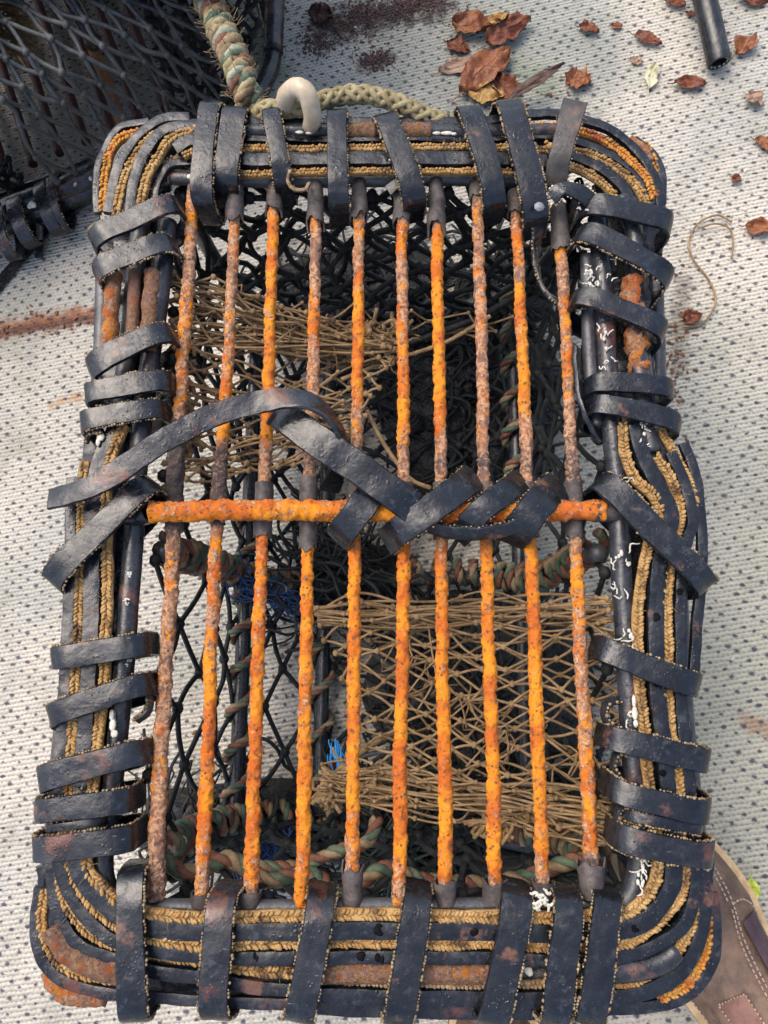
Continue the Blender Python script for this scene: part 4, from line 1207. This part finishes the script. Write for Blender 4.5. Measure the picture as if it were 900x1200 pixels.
# net over the creel
def S2(u, v):
    x = -70 + 45 * (u * 9) - 10 * (v * 8) + 0
    y = -78 + 21 * (u * 9) + 32 * (v * 8) - 0
    return Q(x, y, .20 - .16 * v ** 2)
mb = MB(); NN = {}
BX, BY = (45, 21), (-10.5, 33)
for i in range(-3, 9):
    for j in range(-4, 10):
        px_, py_ = 32 + BX[0] * i + BX[1] * j, 13 + BX[0] * 0 + BX[1] * i + BY[1] * j
        lim = 262 - .50 * px_
        if py_ > lim + 5 or px_ > 300 or py_ < -80: continue
        t = max(0, min(1, (lim - py_) / 230))
        z = .05 + .19 * math.sin(t * PI / 2) ** .8
        NN[i, j] = Q(px_ + random.gauss(0, 2.2), py_ + random.gauss(0, 2.2), z)
for (i, j), p in NN.items():
    mb.bead(p, V((.0046, 0, 0)), V((0, .0054, 0)), V((0, 0, .0044)))
    for dd in ((1, 0), (0, 1)):
        q = NN.get((i + dd[0], j + dd[1]))
        if q: mb.tube(catmull([p, p.lerp(q, .5) + V((random.gauss(0, .002), random.gauss(0, .002), -.003)), q], .008), .0028, 6, False)
mb.build('net', M['net_grey'], cr2, 0)
def wall2(A, B, C, D):
    P = [Q(*q) for q in (A, B, C, D)]
    return lambda u, v: P[0].lerp(P[1], u).lerp(P[3].lerp(P[2], u), v)
# unseen rest of the arched body, net layers thickened to shade the inside
def shade_arch_far(dz):
    tab = [(-22, .27), (-110, .315), (-230, .325), (-370, .27), (-470, .16), (-520, .02)]
    def S(u, v):
        t = v * (len(tab) - 1); k = min(int(t), len(tab) - 2); f = t - k
        y = tab[k][0] + (tab[k + 1][0] - tab[k][0]) * f; z = tab[k][1] + (tab[k + 1][1] - tab[k][1]) * f
        return Q(-330 + 660 * u, y, max(.01, z - dz))
    return S
def shade_arch_left(dz):
    def S(u, v):
        x = -330 + 305 * u
        y0 = 262 - .5 * x
        return Q(x, y0 + (-22 - y0) * v, .04 + (.23 - dz) * math.sin(v * PI / 2) ** .8)
    return S
for dz in (0, .018, .036):
    net(shade_arch_far(dz), 84, 64, .0038, .003, 'net_black', 'net', cr2, 1.4)
    net(shade_arch_left(dz), 40, 48, .0038, .003, 'net_black', 'net', cr2, 1.4)
bar2([(-335,430,.035),(-335,0,.035),(-335,-520,.035),(0,-525,.035),(335,-520,.035),(330,-200,.035),(320,60,.035)], .014, 'pipe', 'frame_bar')
bar2([(-335,430,.035),(-220,365,.035),(-120,308,.035)], .014, 'pipe', 'frame_bar')
# black netting added on its far wall and ends to deepen the shade inside
net(wall2((150,-40,.24),(305,-30,.20),(290,140,.05),(215,165,.05)), 16, 14, .0030, .004, 'net_black', 'net', cr2)
net(wall2((-80,120,.06),(30,205,.05),(12,245,.04),(-80,265,.04)), 12, 8, .0028, .004, 'net_black', 'net', cr2)
for (a, b, wpx) in (((-2,232),(4,292),16),((14,222),(26,276),20),((44,206),(58,262),18),((60,196),(66,258),13)):
    A, B = Q(a[0], a[1], .055), Q(b[0], b[1], .055)
    C = (A + B) / 2; C.z = .035; a_ = (B - A) / 2; a_.z = 0
    K = 48; pts = []; nr = []
    for k in range(K):
        ph = 2 * PI * k / K
        pts.append(C + a_ * math.cos(ph) + V((0, 0, .026 * math.sin(ph))))
        nr.append((a_.normalized() * math.cos(ph) + V((0, 0, math.sin(ph)))).normalized())
    mb = MB(); mb.ribbon(pts, nr, wpx * .001, .004, True, .0007, random.random() * 9)
    o = mb.build('rubber_wrap', M['rubber_dark'], cr2)
    T = tangents(pts, True)
    ed = [pts[k % K] + T[k % K].cross(nr[k % K]).normalized() * (wpx * .0005 + .0003) for k in range(-2, K // 2 + 3)]
    mb = MB(); mb.stitches(ed, [nr[k % K] for k in range(-2, K // 2 + 3)], .0012, .0036); mb.build('cord_edge', M['cord_dull'], o, 0)
# trailing tail strips
mb = MB(); ln = catmull([Q(112,228,.02), Q(80,248,.012), Q(50,275,.006), Q(22,305,.005), Q(-20,355,.005)], .004)
mb.ribbon(ln, [UP] * len(ln), .016, .004); mb.build('strap_tail', M['rubber_dark'], cr2)
mb = MB(); ln = catmull([Q(46,262,.03), Q(47,282,.012), Q(45,302,.006)], .004)
mb.ribbon(ln, [UP] * len(ln), .011, .004); mb.build('strap_tail', M['rubber_dark'], cr2)
for (x, y, r) in ((38,240,.006),(5,238,.003),(106,210,.003),(88,216,.002)):
    mb = MB(); p = Q(x, y, .060)
    for _ in range(5): mb.bead(p + V((random.gauss(0, r * .5), random.gauss(0, r * .5), 0)), V((r * .7, 0, 0)), V((0, r * .8, 0)), V((0, 0, .002)))
    mb.build('pale_crust', M['cast'], cr2, 0)
mb = MB()
for k in range(60):
    p = Q(random.uniform(-20, 16), random.uniform(0, 62), .17); a = random.uniform(-.3, .9)
    q = p + V((math.cos(a) * .03, math.sin(a) * -.03, -.01))
    mb.tube([p, p.lerp(q, .5) + V((0, .003, .002)), q], .0018, 5)
mb.build('twine_fringe', M['net_brown'], cr2, 0)
tag(cr2, 'second creel at the far left with black diamond net over dark red rods', 'lobster pot')

# ------------------------------------------------------------------ black pipe top right
pp0 = G(830, 30, .014)
pr = empty('pipe', Matrix.Translation(V((pp0.x, pp0.y, 0))))
bpy.context.view_layer.update()
pb = V((pp0.x, pp0.y, 0))
A, B = G(806, -90, .06) - pb, G(843, 74, .016) - pb
mb = MB(); n = 14; sides = 20; T = (B - A).normalized(); N = T.orthogonal().normalized(); Bv = T.cross(N)
prof = [(0, .0145), (.93, .0148), (.985, .0152), (1.0, .0146), (1.0, .0112), (.97, .0108), (.80, .0108)]
for (t, r) in prof:
    p = A.lerp(B, t)
    for k in range(sides):
        a = 2 * PI * k / sides; d = N * math.cos(a) + Bv * math.sin(a)
        mb.v.append(p + d * r * (1 + .03 * nz(p + d * r, 60)))
for i in range(len(prof) - 1):
    for k in range(sides):
        a, b = i * sides + k, i * sides + (k + 1) % sides
        mb.f.append((a, b, b + sides, a + sides))
mb.f.append(tuple((len(prof) - 1) * sides + k for k in range(sides)))
mb.build('pipe_wall', M['rubber_dark'], pr)
mb = MB()
for k in range(7):
    a = k * .55; d = N * math.cos(a) + Bv * math.sin(a)
    mb.bead(B + d * .0112 - T * .001, N * .0022, Bv * .0016, T * .0012)
mb.build('pale_crust', M['cast'], pr, 0)
tag(pr, 'black hollow pipe end pointing down from the top edge, pale crust in its mouth', 'pipe')

# ------------------------------------------------------------------ fallen leaves
def leaf_mat(name, a, b, vein):
    m = NT(name); p = m.pos()
    n1 = m.noise(p, 70, 5, .7); n2 = m.noise(m.scaled(p, (60, 420, 100)), 1.0, 3, .6)
    c = m.mix(m.ramp(n1, .35, .65), a, b)
    c = m.mix(m.ramp(n2, .5, .75, 0, .6), c, vein)
    c = m.mix(m.ramp(m.noise(p, 38, 5, .7), .55, .68, 0, .7), c, tuple(x * .35 for x in a))
    return m.done(c, m.ramp(n1, .3, .7, .28, .65), m.bump(n2, .0016, .9), .35)
LM = {
 'brown': leaf_mat('brown_leaf', (.085, .021, .008), (.17, .050, .018), (.035, .011, .007)),
 'orange': leaf_mat('orange_brown_leaf', (.13, .036, .011), (.26, .095, .034), (.06, .017, .008)),
 'dark': leaf_mat('dark_leaf', (0.031, 0.011, 0.008), (0.062, 0.022, 0.015), (0.019, 0.007, 0.006)),
 'pale': leaf_mat('pale_leaf', (0.248, 0.149, 0.093), (0.310, 0.211, 0.149), (0.174, 0.093, 0.056)),
 'yellow': leaf_mat('yellow_leaf', (0.322, 0.167, 0.031), (0.360, 0.223, 0.074), (0.217, 0.093, 0.025)),
 'cream': leaf_mat('cream_petal', (0.409, 0.384, 0.223), (0.459, 0.446, 0.310), (0.341, 0.298, 0.136)),
 'lime': leaf_mat('lime_leaf', (0.341, 0.409, 0.043), (0.403, 0.459, 0.087), (0.279, 0.341, 0.031)),
}
def leaf(A, B, wpx, mat, label, curl=.5, z=.004, fold=.5, rag=.15, group='fallen leaves on the carpet', cat='leaf', lift=.0):
    a, b = G(*A, z), G(*B, z + lift)
    ln = (b - a).length; x = (b - a).normalized(); zz = V((0, 0, 1)); y = zz.cross(x).normalized()
    wd = wpx * gscale(*A) * .5
    mb = MB(); nu, nv = 18, 10; sd = random.random() * 90
    org = V((a.x, a.y, 0))
    for lay in (0, 1):
        for i in range(nu + 1):
            t = i / nu
            prof = math.sin(PI * min(1, max(0, t)) ** (.7 + .5 * ((sd * 7) % 1))) ** (.6 + .4 * ((sd * 3) % 1))
            for j in range(nv + 1):
                s = 2 * j / nv - 1
                wob = 1 + rag * nz((t * 5, s * 2, sd), 1.0) + rag * nz((t * 14, s * 5, sd), 1.0)
                p = a + x * (ln * t) + y * (s * wd * prof * wob)
                hz = fold * abs(s) * wd * prof * .9 + curl * wd * (t - .5) ** 2 * 1.6
                hz += wd * .6 * nz((t * 3, s * 1.6, sd + 7), 1.0) + wd * .35 * nz((t * 9, s * 4, sd + 3), 1.0)
                p = p + V((0, 0, max(0.0004, hz + wd * .15) - lay * .0005 + .0006 + lift * t * 0))
                mb.v.append(p - org)
    m_ = (nu + 1) * (nv + 1)
    for i in range(nu):
        for j in range(nv):
            q = i * (nv + 1) + j
            mb.f.append((q, q + 1, q + nv + 2, q + nv + 1))
            mb.f.append((m_ + q, m_ + q + nv + 1, m_ + q + nv + 2, m_ + q + 1))
    bord = [j for j in range(nv + 1)] + [i * (nv + 1) + nv for i in range(1, nu + 1)] + [nu * (nv + 1) + j for j in reversed(range(nv))] + [i * (nv + 1) for i in reversed(range(1, nu))]
    for k in range(len(bord)):
        p, q = bord[k], bord[(k + 1) % len(bord)]
        mb.f.append((p, p + m_, q + m_, q))
    mid = catmull([mb.v[i * (nv + 1) + nv // 2] + V((0, 0, .0003)) for i in range(nu + 1)], .003)
    mb.tube(mid, .0005, 4)
    st = catmull([a - org + V((0, 0, .001)), a - org - x * ln * .12 + V((0, 0, .0012)), a - org - x * ln * .2 + y * ln * .03 + V((0, 0, .001))], .002)
    mb.tube(st, .0006, 5)
    o = mb.build('leaf', LM[mat], None, 0); o.location = org
    tag(o, label, cat, group)
leaf((538,112),(598,62),40,'orange','large pointed orange brown leaf beyond the far edge of the creel',.6,.006,.35)
leaf((530,32),(583,38),30,'orange','curled orange brown leaf next to the small yellow one',.9,.004,.4,.3)
leaf((572,30),(597,17),13,'yellow','small yellowish curled leaf between two brown ones',.6,.016,.5)
leaf((570,54),(622,26),30,'brown','fan shaped red brown leaf, right of the yellowish leaf',.7,.005,.45,.3)
leaf((578,92),(604,120),28,'brown','crumpled pinkish brown leaf under the long dark leaf',.5,.004,.4,.3)
leaf((548,112),(592,118),26,'yellow','tan curled leaf beneath the large pointed leaf',.8,.003,.5,.3)
leaf((588,124),(661,75),15,'dark','long narrow dark brown leaf reaching past the creel edge',.2,.012,.35,.05,lift=.03)
leaf((662,92),(692,100),28,'orange','round ragged orange leaf above the muddy strap end',.8,.003,.4,.4)
leaf((678,32),(702,39),15,'brown','small brown leaf right of the fan shaped leaf',.7,.003,.5,.3)
leaf((716,31),(729,32),10,'orange','tiny orange leaf fragment high on the carpet',.5,.002,.4,.3)
leaf((744,42),(775,54),14,'brown','slim red brown leaf left of the black pipe',.6,.003,.6,.2)
leaf((789,99),(826,101),17,'brown','folded red brown leaf below the mouth of the black pipe',.6,.003,.6,.1)
leaf((860,66),(884,44),24,'orange','orange brown leaf close to the right of the black pipe',.7,.003,.5,.3)
leaf((760,106),(768,76),15,'cream','pale cream forked petal on the carpet',.4,.003,.3,.5)
leaf((875,112),(892,128),19,'pale','brown seed head shaped scrap near the right edge',.9,.003,.5,.5)
leaf((884,164),(912,178),15,'orange','orange leaf cut by the right edge of the photo, upper',.5,.003,.5,.2)
leaf((857,208),(868,214),11,'brown','tiny dark brown leaf lower right of the seed head scrap',.7,.003,.5,.3)
leaf((872,266),(908,272),20,'orange','orange leaf beside the twine loop at the right edge',.6,.003,.5,.2)
leaf((800,376),(821,370),19,'brown','crumpled brown leaf at the foot of the twine loop',.8,.003,.5,.4)
leaf((362,18),(390,22),22,'dark','dark brown leaf beside the dirt patch at the top',.6,.003,.4,.3)
leaf((777,0),(803,8),15,'brown','brown leaf cut by the top edge left of the pipe',.6,.003,.5,.3)
leaf((862,-2),(900,4),18,'brown','brown leaf cut by the top edge right of the pipe',.6,.003,.5,.3)
leaf((524,50),(550,62),18,'brown','faded brown leaf left of the fan shaped leaf',.3,.002,.3,.4)
leaf((514,86),(560,72),20,'pale','pale flattened leaf left of the large pointed leaf',.2,.001,.15,.3)
leaf((738,70),(753,75),10,'pale','tiny pale leaf fragment above the cream petal',.3,.002,.3,.4)
leaf((803,15),(815,20),10,'brown','tiny red leaf fragment touching the black pipe',.4,.002,.4,.3)
leaf((879,1028),(885,1056),14,'lime','small lime green leaf against the brown boot',.4,.02,.3,.15)

# twine on the carpet
mb = MB()
ln = catmull([G(x, y, .003 + .004 * random.random()) for x, y in ((858,260),(840,252),(818,262),(807,284),(813,305),(828,324),(838,345),(835,364),(820,381),(800,383))], .003)
mb.tube(ln, .0013, 6)
ln = catmull([G(x, y, .004 + .005 * random.random()) for x, y in ((818,268),(838,262),(855,268),(859,285),(857,303))], .003)
mb.tube(ln, .0012, 6)
tag(mb.build('twine', M['net_brown'], None, 0), 'loop of thin brown twine on the carpet right of the creel', 'twine')

# dirt and crumbs on the carpet
def crumbs(name, area, n, rr, mat, label):
    mb = MB()
    for _ in range(n):
        x, y, sx, sy = random.choice(area)
        p = G(random.gauss(x, sx), random.gauss(y, sy), .001)
        r = random.uniform(*rr)
        ax = V((random.gauss(0, 1), random.gauss(0, 1), random.gauss(0, .4))).normalized()
        ay = ax.orthogonal().normalized(); az = ax.cross(ay)
        mb.bead(p, ax * r * 1.6, ay * r, az * r * .5)
    tag(mb.build(name, M[mat], None, 30), label, kind='stuff')
crumbs('dirt', [(400,28,22,14),(450,12,25,8),(370,50,12,8),(490,3,20,6),(440,70,10,6)], 1500, (.0005, .0016), 'dirt', 'wet black dirt scattered on the carpet')
crumbs('grit', [(400,30,30,14),(800,400,8,40),(790,440,6,30),(600,110,30,10),(60,380,50,8),(310,780,60,90),(310,780,60,90),(720,800,12,60)], 320, (.0008, .0026), 'rust_dull', 'brown grit scattered on the carpet')
crumbs('shell_grit', [(840,250,60,60),(760,150,60,70),(860,300,30,40),(450,60,60,30),(60,480,40,70),(850,800,30,80),(300,760,40,100)], 60, (.0008, .0022), 'cast', 'white shell grit scattered on the carpet')

# ------------------------------------------------------------------ boots
def leather():
    m = NT('brown_suede'); p = m.pos()
    n1 = m.noise(p, 26, 6, .7); n2 = m.noise(p, 320, 4, .7)
    c = m.mix(m.ramp(n1, .35, .68), (.075, .045, .030), (.20, .13, .09))
    c = m.mix(m.ramp(m.noise(p, 60, 5, .7), .52, .70, 0, .6), c, (.04, .028, .028))
    return m.done(c, m.ramp(n1, .3, .7, .45, .75), m.bump(n2, .0008, .8), .35)
M['leather'] = leather()
M['welt'] = simple('tan_welt', (.36, .24, .12), (.50, .37, .22), 80, (.6, .8), .0006, 500, .3)
M['thread'] = simple('pale_thread', (.30, .21, .15), (.42, .32, .24), 200, (.7, .9), .0003, 900, .2)
M['patch'] = simple('pinkish_leather_patch', (.13, .065, .048), (.20, .105, .08), 60, (.6, .8), .0005, 500, .3)
M['tongue'] = simple('dark_purple_leather', (.035, .02, .026), (.07, .042, .05), 60, (.5, .7), .0005, 500, .3)
M['denim'] = simple('blue_denim', (.10, .17, .30), (.22, .32, .48), 200, (.8, .95), .0006, 900, .2)
def boot(toe, heel_dir, label, width=.108, length=.30):
    """toe: world point of the toe tip on the ground; heel_dir: direction toe -> heel"""
    x = heel_dir.normalized(); y = V((0, 0, 1)).cross(x)
    Mb = Matrix(((x.x, y.x, 0, toe.x), (x.y, y.y, 0, toe.y), (0, 0, 1, 0), (0, 0, 0, 1)))
    root = empty('boot', Mb); bpy.context.view_layer.update()
    def outline(t):                        # half width along the foot, t 0 toe .. 1 heel
        if t < .36: return width * .5 * math.sqrt(max(0, 1 - ((.36 - t) / .36) ** 2)) ** .9
        return width * .5 * (1 - .30 * math.sin(PI * min(1, (t - .36) / .5) * .5) + (.06 * (t - .7) if t > .7 else 0))
    def outl(t):
        if t > .9: return outline(.9) * math.sqrt(max(0, 1 - ((t - .9) / .1) ** 2))
        return outline(t)
    n = 44
    # sole and welt as a swept outline
    def slab(z0, z1, grow, mat, name):
        mb = MB(); ring = []
        for i in range(n + 1): ring.append((i / n * length, outl(i / n) + grow))
        for i in reversed(range(n + 1)): ring.append((i / n * length, -outl(i / n) - grow))
        m_ = len(ring)
        for z in (z0, z1):
            for (a, b) in ring: mb.v.append(V((a + (-grow if a < .01 else 0), b, z)))
        for k in range(m_):
            q = (k + 1) % m_
            mb.f.append((k, q, q + m_, k + m_))
        mb.f.append(tuple(range(m_ - 1, -1, -1))); mb.f.append(tuple(range(m_, 2 * m_)))
        return mb.build(name, M[mat], root)
    slab(.0, .022, .006, 'rubber_dark', 'sole')
    slab(.0222, .030, .0055, 'welt', 'welt')
    mb = MB(); sides = 28
    def top(t):
        return .028 + .045 * min(1, (t / .16)) ** .55 + .012 * t if t < .42 else .028 + .045 + .005 + .05 * ((t - .42) / .58) ** 1.1 * 1.2
    for i in range(n + 1):
        t = i / n
        hw = max(.001, outl(t) - .001); h = top(t)
        for k in range(sides):
            a = PI * k / (sides - 1)
            c, s = math.cos(a), math.sin(a)
            p = V((t * length, hw * math.copysign(abs(c) ** .75, c), .0275 + (h - .0275) * abs(s) ** .85))
            p += V((0, 0, .0035 * nz(p, 38) + .0022 * nz(p, 95) - (.003 * max(0, math.sin(t * 62)) if .24 < t < .46 else 0)))
            mb.v.append(p)
    for i in range(n):
        for k in range(sides - 1):
            a = i * sides + k
            mb.f.append((a, a + 1, a + sides + 1, a + sides))
    mb.build('upper', M['leather'], root, 0)
    def surf(t, v, lift=.0008):            # v -1..1 across the upper
        a = PI * (1 - (v + 1) / 2) if False else PI * (v + 1) / 2
        c, s = math.cos(a), math.sin(a)
        hw = max(.001, outl(t) - .001); h = top(t)
        return V((t * length, hw * math.copysign(abs(c) ** .75, c), .0275 + (h - .0275) * abs(s) ** .85 + lift + .0045))
    def seam(uv, dash=True):
        ln = catmull([surf(*q) for q in uv], .0015)
        mb = MB()
        k = 0
        while k < len(ln) - 3:
            mb.tube(ln[k:k + 3], .0008, 5); k += 3 if dash else 2
        mb.build('stitching', M['thread'], root, 0)
    return root, surf, seam
# near right boot: toe under the frame's corner
t1 = G(744, 958, .03); t1.z = 0
h1 = G(952, 1298, .03) - G(744, 958, .03); h1.z = 0
b1, sf, seam = boot(t1, h1, '', width=.114, length=.30)
tag(b1, 'brown suede boot with pale stitching, its toe by the near right corner of creel', 'boot', 'pair of boots')
seam([(.10, -.60), (.17, -.48), (.25, -.40), (.32, -.325), (.435, -.20), (.60, -.14), (.75, -.10)])
seam([(.16, -.42), (.24, -.34), (.31, -.28)])
seam([(.33, -.27), (.435, -.15), (.60, -.09), (.75, -.05)])
seam([(.32, -.325), (.33, -.50), (.37, -.66), (.44, -.74)])
seam([(.42, .80), (.52, .82), (.70, .82)])
def plate(t0, t1_, v0, v1, mat, name, lift, thr=True):
    mb = MB()
    G1 = [[sf(t0 + (t1_ - t0) * i / 6, v0 + (v1 - v0) * j / 6, lift) for j in range(7)] for i in range(7)]
    for lay in (0, 1):
        for r_ in G1:
            for p in r_: mb.v.append(p - V((0, 0, .0016 * lay)))
    for i in range(6):
        for j in range(6):
            q = i * 7 + j; mb.f.append((q, q + 7, q + 8, q + 1)); mb.f.append((49 + q, 49 + q + 1, 49 + q + 8, 49 + q + 7))
    o = mb.build(name, M[mat], b1)
    if not thr: return
    mb = MB()
    for (a, b) in (((0,0),(6,0)),((6,0),(6,6)),((6,6),(0,6)),((0,6),(0,0))):
        p, q = G1[a[0]][a[1]], G1[b[0]][b[1]]
        for k in range(9):
            mb.bead(p.lerp(q, (k + .5) / 9) + V((0, 0, .001)), V((.0011, 0, 0)), V((0, .0010, 0)), V((0, 0, .0007)))
    mb.build('stitching', M['thread'], o, 0)
plate(.52, .625, .02, .34, 'patch', 'patch', .0015)
plate(.375, .56, -.60, -.30, 'tongue', 'tongue', .0016, False)
t2 = G(556, 1172, .028); t2.z = 0
h2 = h1.copy(); h2.rotate(Matrix.Rotation(math.radians(-6), 3, 'Z'))
b2, sf2, seam2 = boot(t2, h2, '', width=.112, length=.30)
tag(b2, 'tip of a second brown boot under the near middle edge of creel', 'boot', 'pair of boots')
seam2([(.06, -.3), (.12, -.1), (.14, .1), (.10, .4)])
